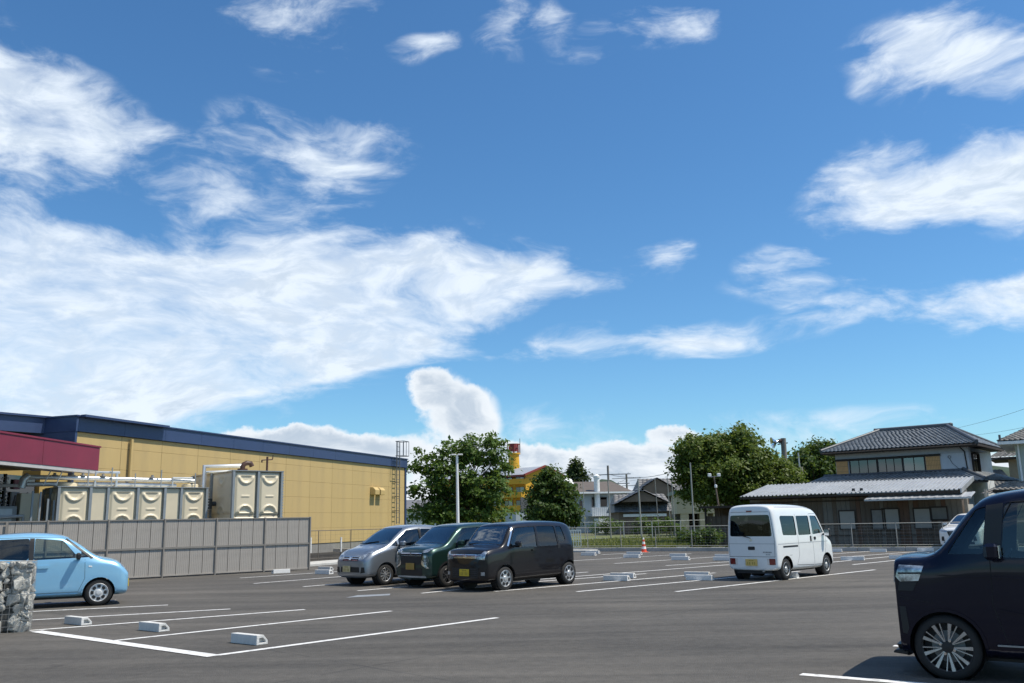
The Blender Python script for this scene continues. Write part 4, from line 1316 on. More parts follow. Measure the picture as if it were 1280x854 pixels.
D = 72; b = at(578, D)
tree('broadleaf_tree', 'tall airy green tree beside the yellow store corner behind the lamp post', b,
     lobes_px(b, D, [(560, 570, 38, 20, 0, 2.2), (600, 562, 34, 18, .5, 2.2), (535, 583, 24, 12, 0, 1.4), (622, 585, 20, 15, 0, 1.5), (560, 600, 36, 20, 0, 2.2), (602, 610, 34, 22, -.4, 2.2), (534, 620, 22, 16, 0, 1.6), (570, 638, 46, 18, 0, 2.4), (612, 632, 28, 20, 0, 2.0), (545, 645, 30, 12, 0, 2)]),
     330, 44, leafA, .33, .62, .24, 3, droop=.25)
D = 57; b = at(690, D)
tree('broadleaf_tree', 'dense dark green round tree in front of the yellow apartment block', b,
     lobes_px(b, D, [(688, 600, 15, 12, 0, 1.0), (678, 618, 17, 16, 0, 1.2), (702, 618, 16, 16, 0, 1.2), (690, 635, 27, 17, 0, 1.6), (672, 645, 14, 12, 0, 1.2), (712, 643, 12, 14, 0, 1.2)]),
     330, 46, leafB, .22, .42, .15, 5)
D = 138; b = at(722, D)
tree('conifer_tree', 'dark conifer rising behind the brown roof of the grey-white house', b,
     lobes_px(b, D, [(721, 578, 3.5, 5, 0, .4), (721, 586, 8, 8, 0, .8), (719, 597, 10, 9, 0, 1.0), (729, 598, 6, 7, 0, .7), (722, 610, 12, 12, 0, 1.2)]),
     190, 34, leafD, .42, .75, .25, 8)
D = 62; b = at(915, D)
tree('broadleaf_tree', 'massive rounded camphor-like tree behind the beige building and timber shed', b,
     lobes_px(b, D, [(868, 566, 26, 20, 0, 2.4), (892, 560, 26, 18, .5, 2.5), (922, 555, 22, 17, 0, 2.4), (938, 575, 24, 22, 0, 2.4), (905, 585, 34, 26, -.5, 3.0), (862, 590, 22, 18, 0, 2.0), (880, 612, 28, 20, 0, 2.4), (925, 612, 40, 24, 0, 2.8), (960, 590, 26, 20, .5, 2.4), (978, 600, 22, 20, .3, 2.2), (960, 618, 34, 18, 0, 2.2)]),
     900, 52, leafC, .25, .55, .35, 12)
D = 74; b = at(1020, D)
tree('broadleaf_tree', 'darker tree behind the utility pole and the white two-storey house', b,
     lobes_px(b, D, [(1003, 575, 20, 14, 0, 2), (1028, 565, 22, 13, 0, 2), (1015, 590, 36, 22, 0, 3), (1045, 585, 20, 18, 0, 2), (990, 600, 20, 16, 0, 2), (1040, 606, 30, 16, 0, 2.4)]),
     430, 44, leafB, .30, .6, .3, 15)
for px_, D, w, h, sd_, lf, lb in ((832, 80, 1.5, 1.4, 22, leafA, 'small green shrub before the tiled houses at the field edge'), (757, 92, 1.4, 1.5, 24, leafA, 'garden shrub below the balcony of the grey-white house'), (810, 86, 1.4, 1.7, 25, leafB, 'garden shrub beside the low dark-tiled house'), (873, 49, 1.1, .9, 26, leafB, 'dark hedge bush at the fence beside the timber shed'), (560, 52, 3.4, 1.5, 27, leafB, 'long dark hedge behind the parked silver and green cars'), (640, 60, 3.0, 1.4, 28, leafA, 'long hedge below the yellow apartment block')):
    b = at(px_, D)
    tree('shrub', lb, b, [(-w * .4, 0, h * .5, w * .7, .7, h * .55), (w * .4, .1, h * .55, w * .7, .7, h * .5)], 70, 40, lf, .16, .4, .05, sd_, cat='shrub')


# wooded hills far behind
def hill(name, pts, D, depth, label=None):
    """pts: skyline in photograph pixels"""
    tops = [P(px, py, D) for px, py in pts]
    v, f = [], []
    n = len(tops)
    for k, (fy, fz) in enumerate(((-1, 0), (-.55, .55), (0, 1), (.6, .6), (1.2, 0))):
        for i, q in enumerate(tops):
            w = 1 if fz in (0, 1) else 1 + random.uniform(-.12, .12)
            v.append((q.x, D + fy * depth, -.1 + (q.z + .1) * fz * w))
    for k in range(4):
        for i in range(n - 1):
            f.append((k * n + i, k * n + i + 1, (k + 1) * n + i + 1, (k + 1) * n + i))
    o_ = MB().add(v, f).build(name, mat('wooded_hill', (.030, .055, .028), .95, .35, .06, 1.0, .5), None, smooth=1.5)
    return struct(o_)


hill('hill', [(690, 640), (720, 625), (738, 604), (752, 599), (764, 600), (778, 608), (792, 620), (815, 640)], 330, 40)
hill('hill', [(1180, 640), (1205, 600), (1225, 586), (1240, 582), (1258, 584), (1290, 588), (1340, 600), (1400, 640)], 420, 80)


# ------------------------------------------------------------------ cars
def paint(name, col, flake=0.0, rough=.28, coat=.9, spec=.5):
    if name in MATS: return MATS[name]
    mt = bpy.data.materials.new(name); mt.use_nodes = True
    t = NT(mt.node_tree); bs = mt.node_tree.nodes['Principled BSDF']
    co = t.n('ShaderNodeTexCoord').outputs['Object']
    nz = t.noise(co, 2.2, 4, .6).outputs['Fac']
    dust = t.m('MULTIPLY', t.smooth(t.noise(co, 5.0, 5, .7).outputs['Fac'], .45, .8), .10 if max(col) > .05 else .02)
    c = t.mix(dust, (*col, 1), (.22, .21, .19, 1))
    t.put(bs.inputs['Base Color'], c)
    bs.inputs['Metallic'].default_value = flake
    t.put(bs.inputs['Roughness'], t.m('MULTIPLY_ADD', nz, .10, rough))
    bs.inputs['Coat Weight'].default_value = coat
    bs.inputs['Specular IOR Level'].default_value = spec
    bs.inputs['Coat Roughness'].default_value = .035
    MATS[name] = mt
    return mt


car_glass = glass_mat('car_glass', (.58, .66, .63), .05)
screen_glass = glass_mat('windscreen_glass', (.62, .72, .68), .20)
car_glass_d = glass_mat('car_privacy_glass', (.20, .22, .225), .02)
lens = mat('headlamp_lens', (.42, .45, .48), .15, .85, 16, metal=.55, coat=.9, dirt=((.03, .03, .035), .75, 11))
red_l = mat('tail_lamp_red', (.16, .008, .008), .2, .2, 10, coat=.8)
plate_y = mat('plate_yellow', (.62, .43, .03), .5, .08, 10)
plate_p = mat('plate_pale_yellow', (.62, .50, .27), .5, .10, 10)
seam_m = mat('panel_gap', (.008, .008, .009), .8, .1)
amber_l = mat('indicator_lens', (.65, .62, .58), .15, .2, 12, coat=.6)


def smooth_angle(me, ang):
    bm = bmesh.new(); bm.from_mesh(me)
    for f in bm.faces: f.smooth = True
    for e in bm.edges:
        e.smooth = not (e.is_manifold and e.calc_face_angle(0) > ang)
    bm.to_mesh(me); bm.free()


class Car:
    """x forward, y left, z up, origin on the ground under the middle of the car"""

    def __init__(s, name, label, cat, loc, azim, body_mat, stations, cutters, levels=3, crease=None):
        s.root = thing(name, label, cat, loc, azim)
        n = 14
        v, f = [], []
        for (x, ring) in stations:
            L = [(x, y, z) for y, z in ring]
            Rr = [(x, -y, z) for y, z in ring[1:-1]][::-1]
            v += L + Rr
        k = len(stations)
        for i in range(k - 1):
            for j in range(n):
                f.append((i * n + j, i * n + (j + 1) % n, (i + 1) * n + (j + 1) % n, (i + 1) * n + j))
        f.append(tuple(range(n))[::-1])
        f.append(tuple((k - 1) * n + j for j in range(n)))
        cage = MB().add(v, f)
        me = cage.mesh('cage', [body_mat, M_['dark']])
        bm = bmesh.new(); bm.from_mesh(me)
        cl = bm.edges.layers.float.get('crease_edge') or bm.edges.layers.float.new('crease_edge')
        bm.verts.ensure_lookup_table()
        cr = crease or {}
        for e in bm.edges:
            a, b = sorted((e.verts[0].index, e.verts[1].index))
            ia, ib, ja, jb = a // n, b // n, a % n, b % n
            if ia == ib:                                 # ring edge
                w = cr.get(('ring', ia), 0)
            else:
                j = min(ja, n - ja) if ja else 0
                j = ja if ja <= 7 else n - ja
                w = cr.get(('long', j), 0)
            e[cl] = w
        bm.to_mesh(me); bm.free()
        ob = link('body', me)
        md = ob.modifiers.new('s', 'SUBSURF'); md.levels = md.render_levels = levels
        dg = bpy.context.evaluated_depsgraph_get()
        ev = ob.evaluated_get(dg)
        skin = bpy.data.meshes.new_from_object(ev)
        s.bvh = BVHTree.FromPolygons([tuple(q.co) for q in skin.vertices], [tuple(p.vertices) for p in skin.polygons])
        md = ob.modifiers.new('t', 'SOLIDIFY'); md.thickness = .035; md.offset = -1; md.material_offset = 1
        cuts = [q.build('cutter', M_['black']) for q in cutters]
        for cut in cuts:
            md = ob.modifiers.new('b', 'BOOLEAN'); md.operation = 'DIFFERENCE'; md.solver = 'EXACT'; md.object = cut; md.material_mode = 'TRANSFER'
        dg = bpy.context.evaluated_depsgraph_get()
        fin = bpy.data.meshes.new_from_object(ob.evaluated_get(dg))
        ob.modifiers.clear()
        old = ob.data
        ob.data = fin
        fin.name = 'body'
        bpy.data.meshes.remove(old); bpy.data.meshes.remove(skin)
        for cut in cuts:
            cm = cut.data
            bpy.data.objects.remove(cut); bpy.data.meshes.remove(cm)
        smooth_angle(fin, R(38))
        ob.parent = s.root
        s.body = ob

    DIRS = {'L': Vector((0, -1, 0)), 'R': Vector((0, 1, 0)), 'F': Vector((-1, 0, 0)), 'B': Vector((1, 0, 0)), 'T': Vector((0, 0, -1))}

    def hit(s, side, a, b):
        d = s.DIRS[side]
        o = {'L': (a, 3, b), 'R': (a, -3, b), 'F': (4, a, b), 'B': (-4, a, b), 'T': (a, b, 4)}[side]
        h = s.bvh.ray_cast(Vector(o), d)
        return h[0]

    def patch(s, name, side, poly, material, off=.004, thick=.012, fine=.05, parent=None):
        """a piece lying on the skin: polygon in (x,z) for sides, (y,z) for front/back, (x,y) for top"""
        bm = bmesh.new()
        vs = [bm.verts.new((p[0], p[1], 0)) for p in poly]
        bm.faces.new(vs)
        bmesh.ops.triangulate(bm, faces=bm.faces)
        for _ in range(6):
            es = [e for e in bm.edges if e.calc_length() > fine]
            if not es: break
            bmesh.ops.subdivide_edges(bm, edges=es, cuts=1)
            bmesh.ops.triangulate(bm, faces=[f for f in bm.faces if len(f.verts) > 3])
        d = s.DIRS[side]
        last = None
        pos = {}
        for v in bm.verts:
            h = s.hit(side, v.co.x, v.co.y)
            pos[v] = h
        good = [h for h in pos.values() if h is not None]
        if not good:
            bm.free(); return None
        for v, h in pos.items():
            if h is None:
                h = min(good, key=lambda g: (g - s._pt(side, v.co.x, v.co.y, g)).length)
                h = s._pt(side, v.co.x, v.co.y, h)
            v.co = h - d * off
        bm.normal_update()
        if sum((f.normal for f in bm.faces), Vector()).dot(d) > 0:
            bmesh.ops.reverse_faces(bm, faces=bm.faces)
        if thick:
            r = bmesh.ops.extrude_face_region(bm, geom=bm.faces[:] )
            # lower copy becomes the back
            up_v = [g for g in r['geom'] if isinstance(g, bmesh.types.BMVert)]
            for v in up_v: v.co -= d * 0.0
            for v in bm.verts:
                if v not in up_v: v.co += d * thick
        me = bpy.data.meshes.new(name)
        for f in bm.faces: f.smooth = True
        bm.to_mesh(me); bm.free()
        smooth_angle(me, R(50))
        me.materials.append(material)
        return link(name, me, parent or s.root)

    def _pt(s, side, a, b, g):
        return {'L': Vector((a, g.y, b)), 'R': Vector((a, g.y, b)), 'F': Vector((g.x, a, b)), 'B': Vector((g.x, a, b)), 'T': Vector((a, b, g.z))}[side]

    def seam(s, name, side, pts, w=.007, material=None, off=.0015, closed=False, step=.06):
        """thin dark gap following the skin"""
        P2 = [Vector((p[0], p[1])) for p in pts]
        if closed: P2.append(P2[0])
        path = []
        for a, b in zip(P2[:-1], P2[1:]):
            k = max(1, int((b - a).length / step))
            path += [a.lerp(b, i / k) for i in range(k)]
        path.append(P2[-1])
        d = s.DIRS[side]
        v, f = [], []
        prev = 0
        for i, p in enumerate(path):
            t = (path[min(i + 1, len(path) - 1)] - path[max(i - 1, 0)]).normalized()
            nrm = Vector((-t.y, t.x)) * w / 2
            for q in (p + nrm, p - nrm):
                h = s.hit(side, q.x, q.y)
                v.append(tuple(h - d * off) if h is not None else None)
        idx, vv = {}, []
        for i, q in enumerate(v):
            if q is not None:
                idx[i] = len(vv); vv.append(q)
        for i in range(len(path) - 1):
            c = (2 * i, 2 * i + 1, 2 * i + 3, 2 * i + 2)
            if all(q in idx for q in c): f.append(tuple(idx[q] for q in c))
        if not f: return None
        m_ = MB(); m_.v, m_.f = vv, f
        return m_.build(name, material or seam_m, s.root)

    def glass(s, side, poly, material=None, name='window', off=-.012):
        return s.patch(name, side, poly, material or car_glass, off, 0, .10)

    def wheels(s, xf, xr, y, r, rim_fn, w=.165, rk=.66):
        q_ = rk - .04
        prof = [(r * q_, -w / 2), (r * max(.80, rk + .06), -w / 2 - .004), (r * .95, -w / 2 + .012), (r, -w / 2 + .035), (r, w / 2 - .035), (r * .95, w / 2 - .012), (r * max(.80, rk + .06), w / 2 + .004), (r * q_, w / 2)]
        tm = MB().lathe(prof, 36, 'y').mesh('wheel', M_['rubber'], smooth=.8)
        rims = rim_fn(r * rk, w)
        for x in (xf, xr):
            for sd_ in (1, -1):
                wh = link('wheel', tm, s.root, (x, sd_ * (y - w / 2), r), 0 if sd_ > 0 else math.pi)
                for nm, me in rims: link(nm, me, wh)
        for x in (xf, xr):
            for sd_ in (1, -1):
                MB().lathe([(0, sd_ * (y - .23)), (r * 1.085, sd_ * (y - .23)), (r * 1.085, sd_ * (y - .04))], 28, 'y').build('wheel_liner', M_['black'], s.root, loc=(x, 0, r))
        MB().tube([(xf, -y + .2, r), (xf, y - .2, r)], .035, 6).build('axle', M_['black'], s.root)
        MB().tube([(xr, -y + .2, r), (xr, y - .2, r)], .045, 6).build('axle', M_['black'], s.root)
        MB().box(xr + .2, xf - .2, -y + .28, y - .28, .17, .30).build('underbody', M_['black'], s.root)

    def interior(s, xd, zfloor, zbelt, xseats, w, hseat=.62):
        MB().box(xseats[-1] - .55, xd + .25, -w + .08, w - .08, zfloor, zfloor + .06).build('floor_pan', M_['dark'], s.root)
        MB().prism([(xd - .05, zbelt - .30), (xd + .42, zbelt - .30), (xd + .42, zbelt - .06), (xd + .10, zbelt - .02), (xd - .05, zbelt - .10)], 'y', -w + .1, w - .1).build('dashboard', M_['dark'], s.root, bevel=.02)
        Mx = Matrix.Translation((xd - .16, -.33, zbelt - .12)) @ Matrix.Rotation(R(65), 4, 'Y')
        st = MB().lathe([(.17 + .014 * math.cos(a), .014 * math.sin(a)) for a in np.linspace(0, 2 * math.pi, 7)], 20, 'z', Mx)
        st.build('steering_wheel', M_['black'], s.root)
        sm = MB().prism([(-.25, .10), (.26, .06), (.28, .20), (-.12, .20), (-.30, .78), (-.42, .76), (-.32, .12)], 'y', -.24, .24).mesh('seat', M_['seat'], bevel=.03)
        hm = MB().box(-.46, -.34, -.12, .12, .80, .98).mesh('headrest', M_['seat'], bevel=.03)
        for xs_ in xseats:
            for yy in (-.34, .34):
                q = link('seat', sm, s.root, (xs_, yy, zfloor + .05))
                link('headrest', hm, q)

    def mirror(s, x, z, w, material, size=(.10, .18, .14)):
        for sd_ in (1, -1):
            h = s.hit('L' if sd_ > 0 else 'R', x, z)
            y = h.y if h is not None else sd_ * w
            m_ = MB().cbox((x - .02, y + sd_ * (size[1] / 2 + .05), z + .06), size)
            q = m_.build('door_mirror', material, s.root, bevel=.03)
            MB().bar((x, y - sd_ * .02, z), (x - .01, y + sd_ * .08, z + .03), .05).build('mirror_stalk', M_['black'], q)
            MB().cbox((x - .02 - size[0] / 2 - .004, y + sd_ * (size[1] / 2 + .05), z + .06), (.006, size[1] * .8, size[2] * .75)).build('mirror_glass', M_['chrome'], q)

    def plate(s, side, y, z, material, w=.33, h=.165, marks=True):
        h_ = s.hit(side, y, z)
        x = h_.x
        d = 1 if side == 'F' else -1
        q = MB().box(min(x + d * .012, x + d * .03), max(x + d * .012, x + d * .03), y - w / 2, y + w / 2, z - h / 2, z + h / 2).build('number_plate', material, s.root, bevel=.004)
        if marks:
            mk = MB()
            e = x + d * .031
            for k, (yy, ww) in enumerate(((-.10, .035), (-.045, .035), (.045, .035), (.10, .035))):
                mk.cbox((e, y + yy, z - .025), (.003, ww * .6, .07))
            for yy in (-.05, .0, .05):
                mk.cbox((e, y + yy, z + .05), (.003, .03, .025))
            stuff(mk.build('plate_marks', mat('plate_ink', (.30, .22, .03), .6, .1), q))
        return q


def rim_steelcap(col, n=7, hole=True):
    """wheel cover with n openings"""
    def fn(r, w):
        y = w / 2 - .008
        disc = MB().lathe([(r * 1.0, y + .004), (r * .93, y + .012), (r * .88, y - .01), (r * .30, y - .004), (r * .24, y + .012), (0, y + .014)], 32, 'y').mesh('rim', col, smooth=.6)
        hol = MB()
        for k in range(n):
            a = k * 2 * math.pi / n
            M = Matrix.Rotation(a, 4, 'Y')
            hol.prism([(-.16 * r, .50 * r), (.16 * r, .50 * r), (.20 * r, .76 * r), (0, .82 * r), (-.20 * r, .76 * r)], 'y', y - .006, y + .004, M)
        return [('rim', disc), ('rim_openings', hol.mesh('rim_openings', M_['black']))]
    return fn


def rim_spokes(n, col, twin=False, wdt=.09, back=None):
    def fn(r, w):
        y = w / 2 - .02
        ring = MB().lathe([(r, y + .012), (r * .95, y + .022), (r * .90, y + .01), (r * .90, y - .09), (r, y - .09)], 36, 'y')
        ring.lathe([(r * .22, y - .02), (r * .22, y + .012), (0, y + .016)], 18, 'y')
        sp = MB()
        for k in range(n):
            a = k * 2 * math.pi / n
            M = Matrix.Rotation(a, 4, 'Y')
            if twin:
                for q, ww0, ww1 in ((-.11, .020, .075), (.13, .014, .022)):
                    sp.add([((q * .45 - ww0) * r, y + .004, .16 * r), ((q * .45 + ww0) * r, y + .004, .16 * r), ((q * 1.6 + ww1) * r, y + .016, .93 * r), ((q * 1.6 - ww1) * r, y + .016, .93 * r),
                            ((q * .45 - ww0) * r, y - .03, .16 * r), ((q * .45 + ww0) * r, y - .03, .16 * r), ((q * 1.6 + ww1) * r, y - .02, .93 * r), ((q * 1.6 - ww1) * r, y - .02, .93 * r)],
                           [(0, 1, 2, 3), (7, 6, 5, 4), (0, 3, 7, 4), (1, 5, 6, 2), (0, 4, 5, 1), (3, 2, 6, 7)], M)
            else:
                sp.add([(-wdt * r, y + .006, .15 * r), (wdt * r, y + .006, .15 * r), (wdt * .8 * r, y + .014, .93 * r), (-wdt * .8 * r, y + .014, .93 * r),
                        (-wdt * r, y - .03, .15 * r), (wdt * r, y - .03, .15 * r), (wdt * .8 * r, y - .02, .93 * r), (-wdt * .8 * r, y - .02, .93 * r)],
                       [(0, 1, 2, 3), (7, 6, 5, 4), (0, 3, 7, 4), (1, 5, 6, 2), (0, 4, 5, 1), (3, 2, 6, 7)], M)
        dr = MB().lathe([(r * .62, y - .075), (r * .1, y - .07), (0, y - .07)], 24, 'y')
        bk = MB().lathe([(r * .97, y - .095), (0, y - .1)], 24, 'y')
        bo = MB()
        for k in range(4):
            a = k * math.pi / 2 + .4
            bo.lathe([(.055 * r, y + .0), (.055 * r, y + .022), (0, y + .022)], 8, 'y', Matrix.Translation((.27 * r * math.cos(a), 0, .27 * r * math.sin(a))))
        return [('rim', ring.mesh('rim', back or col, smooth=.6)), ('spokes', sp.mesh('spokes', col)), ('brake_disc', dr.mesh('brake_disc', M_['galvd'])), ('wheel_back', bk.mesh('wheel_back', M_['black'])), ('lug_nuts', bo.mesh('lug_nuts', M_['chrome']))]
    return fn


def ring_hood(w, zb, zt, ws=None):
    """section through the bonnet: bottom centre .. top centre"""
    ws = ws or w
    return [(0, zb), (w - .14, zb), (ws - .005, zb + .10), (w, (zb + zt) / 2), (w - .012, zt - .13), (w - .07, zt - .035), (w * .62, zt - .005), (0, zt + .012)]


def ring_cabin(w, zb, zbelt, zt, wr):
    return [(0, zb), (w - .10, zb), (w - .005, zb + .10), (w, (zb + zbelt) / 2), (w - .008, zbelt), (wr + .035, zt - .14), (wr - .07, zt - .02), (0, zt + .008)]


def kei_stations(p):
    """p: dict with half width w, nose, hood front, cowl, screen top, roof ... x positions and heights"""
    w, zb, wr, zbelt = p['w'], .20, p['wr'], p['belt']
    st = []
    xn, zn = p['nose']
    st.append((xn, [(0, zb + .06), (w * .55, zb + .06), (w * .74, zb + .10), (w * .78, zn * .55), (w * .76, zn - .10), (w * .70, zn - .04), (w * .45, zn - .01), (0, zn)]))
    xm = xn - .07
    zm = zn + .06
    st.append((xm, [(0, zb), (w * .72, zb), (w * .90, zb + .08), (w * .93, zm * .55), (w * .91, zm - .11), (w * .84, zm - .035), (w * .52, zm), (0, zm + .01)]))
    xh, zh = p['hood']
    st.append((xh, ring_hood(w * .985, zb, zh)))
    xc, zc = p['cowl']
    st.append(((xh + xc) / 2 + .05, ring_hood(w, zb, (zh + zc) / 2 + p.get('hbulge', .02))))
    st.append((xc, ring_hood(w, zb, zc)))
    xs_, zs = p['stop']
    # halfway up the screen
    q = .5
    xq, zq = xc + (xs_ - xc) * q, zc + (zs - zc) * q
    wq = (w - .07) + ((wr) - (w - .07)) * q
    st.append((xq, [(0, zb), (w - .10, zb), (w - .005, zb + .10), (w, (zb + zbelt) / 2), (w - .008, zbelt + (zc - .13 - zbelt) * .4), (wq + .02, zq - .06), (wq - .10, zq + .02), (0, zq + .05)]))
    st.append((xs_, ring_cabin(w, zb, zbelt, zs, wr)))
    xm, zm = p['mid']
    st.append((xs_ - .22, ring_cabin(w, zb, zbelt, zs + (zm - zs) * .55, wr)))
    st.append((xm, ring_cabin(w, zb, zbelt, zm, wr)))
    xr, zr_ = p['rear']
    st.append((xr, ring_cabin(w, zb, zbelt + p.get('kick', 0), zr_, wr - .01)))
    xt, zt = p['tail']
    wt_ = w - .02
    st.append((xt + .05, [(0, zb + .02), (wt_ - .12, zb + .02), (wt_, zb + .10), (wt_, (zb + zbelt) / 2), (wt_ - .01, zbelt), (wr - .01, zt - .12), (wr - .12, zt - .015), (0, zt)]))
    wt2 = w - .09
    bx = p.get('bump', .04)
    st.append((xt, [(0, zb + .06), (wt2 - .12, zb + .06), (wt2, zb + .12), (wt2, (zb + zbelt) / 2), (wt2 - .01, zbelt - .02), (wr - .08, zt - .16), (wr - .18, zt - .07), (0, zt - .05)]))
    return st


def kei_cutters(p, windows, xf, xr, r, screen, rear=None, arch=1.16):
    c = MB()
    n = 28
    for x in (xf, xr):
        poly = [(x + r * arch * math.cos(k * 2 * math.pi / n), r + r * arch * math.sin(k * 2 * math.pi / n)) for k in range(n)]
        for sd_ in (1, -1):
            c.prism(poly, 'y', sd_ * (p['w'] - .27), sd_ * (p['w'] + .3))
    for poly in windows:
        for sd_ in (1, -1):
            c.prism(poly, 'y', sd_ * (p['wr'] - .26), sd_ * (p['w'] + .3))
    e = MB()
    if screen:                                    # polygon in (y,z), cut from the front back to the header
        e.prism(screen, 'x', p['stop'][0] - .02, p['nose'][0] + .6)
    if rear:
        e.prism(rear, 'x', p['tail'][0] - .3, p['rear'][0] - .02)
    return [c, e]


def arch_line(x, r, k=1.0, a0=-12, a1=192, n=16):
    return [(x + r * k * math.cos(R(a)), r_ + r * k * math.sin(R(a))) for a in np.linspace(a0, a1, n) for r_ in (r,)]


def rounded(pts, rad=.04, k=3):
    out = []
    n = len(pts)
    for i in range(n):
        p0, p1, p2 = Vector(pts[i - 1]), Vector(pts[i]), Vector(pts[(i + 1) % n])
        a, b = (p0 - p1), (p2 - p1)
        ra = min(rad, a.length * .45, b.length * .45)
        a.normalize(); b.normalize()
        A, B_ = p1 + a * ra, p1 + b * ra
        for j in range(k + 1):
            t = j / k
            q = A * (1 - t) ** 2 + p1 * 2 * t * (1 - t) + B_ * t * t
            out.append((q.x, q.y))
    return out


def sides(car, fn):
    for sd_ in ('L', 'R'): fn(sd_)


def ground_spot(px, py, x_, y_, azim):
    """root position so that the local ground point (x_, y_) lands on the photograph pixel"""
    q = xy(G(px, py))
    e, l = az(azim), az(azim - 90)
    return q - e * x_ - l * y_


CREASE = {('long', 4): .5, ('long', 5): .3, ('long', 2): .35, ('long', 6): .25, ('long', 3): .15}

# ---- black boxy kei wagon
def black_car():
    p = dict(w=.7375, wr=.60, belt=1.0, nose=(1.70, .88), hood=(1.62, .985), cowl=(1.06, 1.05), stop=(.68, 1.57), mid=(-.35, 1.655), rear=(-1.46, 1.63), tail=(-1.68, 1.55), hbulge=.025)
    xf, xr, r = 1.02, -1.40, .285
    W1 = rounded([(.84, 1.02), (.56, 1.47), (-.16, 1.505), (-.16, 1.0)], .04)
    W2 = rounded([(-.24, 1.0), (-.24, 1.505), (-.92, 1.50), (-.98, 1.04), (-.90, 1.005)], .05)
    W3 = rounded([(-1.03, 1.06), (-.98, 1.495), (-1.22, 1.48), (-1.32, 1.13)], .05)
    scr = rounded([(-.61, 1.08), (.61, 1.08), (.52, 1.53), (-.52, 1.53)], .06)
    rear = rounded([(-.52, 1.05), (.52, 1.05), (.45, 1.40), (-.45, 1.40)], .06)
    A = 223.0
    loc = ground_spot(630, 738.2, xf, .66, A)
    c = Car('parked_car', 'black boxy kei wagon with yellow plate parked beside the dark green car', 'car', loc, A, paint('paint_black', (.007, .006, .008), .1, .25, .6, .3), kei_stations(p), kei_cutters(p, (W1, W2, W3), xf, xr, r, scr, rear), crease=CREASE)
    for sd_ in 'LR':
        c.glass(sd_, W1); c.glass(sd_, W2, car_glass_d); c.glass(sd_, W3, car_glass_d)
        c.seam('door_gap', sd_, [(.86, 1.0), (.80, .60), (.66, .32), (-.18, .32), (-.20, 1.5), (.42, 1.50)])
        c.seam('door_gap', sd_, [(-.20, .32), (-.92, .32), (-1.06, .62), (-1.02, 1.0), (-.96, 1.5), (-.2, 1.52)])
        c.patch('door_handle', sd_, [(-.12, .90), (.06, .90), (.06, .94), (-.12, .94)], MATS['paint_black'], .03, .03)
        c.patch('door_handle', sd_, [(-1.06, .93), (-.96, .93), (-.96, 1.04), (-1.06, 1.04)], M_['black'], .006)
        c.patch('sill', sd_, [(-.98, .21), (.62, .21), (.62, .27), (-.98, .27)], M_['black'], .006)
        c.patch('pillar_trim', sd_, [(.93, 1.05), (.64, 1.52), (.60, 1.52), (.88, 1.04)], M_['chrome'], .004)
        c.seam('wheel_arch_lip', sd_, arch_line(xf, r, 1.21), .022, MATS['paint_black'], .008)
        c.seam('wheel_arch_lip', sd_, arch_line(xr, r, 1.21), .022, MATS['paint_black'], .008)
    c.glass('F', scr, screen_glass, name='windscreen'); c.glass('B', rear, car_glass_d, 'rear_window')
    for s_ in (1, -1):
        c.patch('headlight', 'F', [(s_ * .42, .76), (s_ * .64, .74), (s_ * .68, .93), (s_ * .60, .95), (s_ * .54, .88), (s_ * .42, .87)], lens, .008, .03, .04)
        c.patch('fog_lamp', 'F', [(s_ * .54, .38), (s_ * .64, .38), (s_ * .64, .46), (s_ * .54, .46)], lens, .008, .02)
        c.patch('tail_lamp', 'B', [(s_ * .52, .55), (s_ * .63, .55), (s_ * .62, .90), (s_ * .55, .90)], red_l, .008, .03)
    c.patch('grille', 'F', [(-.40, .78), (.40, .78), (.41, .87), (-.41, .87)], M_['chrome'], .010, .02)
    for z in (.80, .835):
        c.patch('grille_slot', 'F', [(-.36, z), (.36, z), (.36, z + .014), (-.36, z + .014)], M_['black'], .014, .006)
    c.patch('lower_grille', 'F', [(-.44, .30), (.44, .30), (.46, .55), (-.46, .55)], M_['black'], .004, .012)
    for k in range(5):
        z = .33 + k * .045
        c.patch('grille_bar', 'F', [(-.42, z), (.42, z), (.42, z + .012), (-.42, z + .012)], mat('dark_trim', (.03, .03, .032), .4, .1), .012, .008)
    c.plate('F', .0, .44, plate_y)
    c.plate('B', 0, .62, plate_y, marks=False)
    c.patch('emblem', 'F', [(-.04, .80), (.04, .80), (.04, .85), (-.04, .85)], M_['chrome'], .02, .01)
    c.seam('hood_gap', 'T', [(1.55, -.62), (1.08, -.66), (1.06, .66), (1.55, .62)], .008)
    c.wheels(xf, xr, .725, r, rim_steelcap(mat('wheel_cover_silver', (.52, .53, .54), .35, .1, 8, metal=.6), 7), rk=.72)
    c.interior(.62, .30, 1.02, (.02, -.85), .66)
    c.mirror(.72, 1.02, .72, MATS['paint_black'])
    MB().bar((1.08, -.5, 1.10), (.99, .15, 1.14), .018).build('wiper', M_['black'], c.root)
    return c


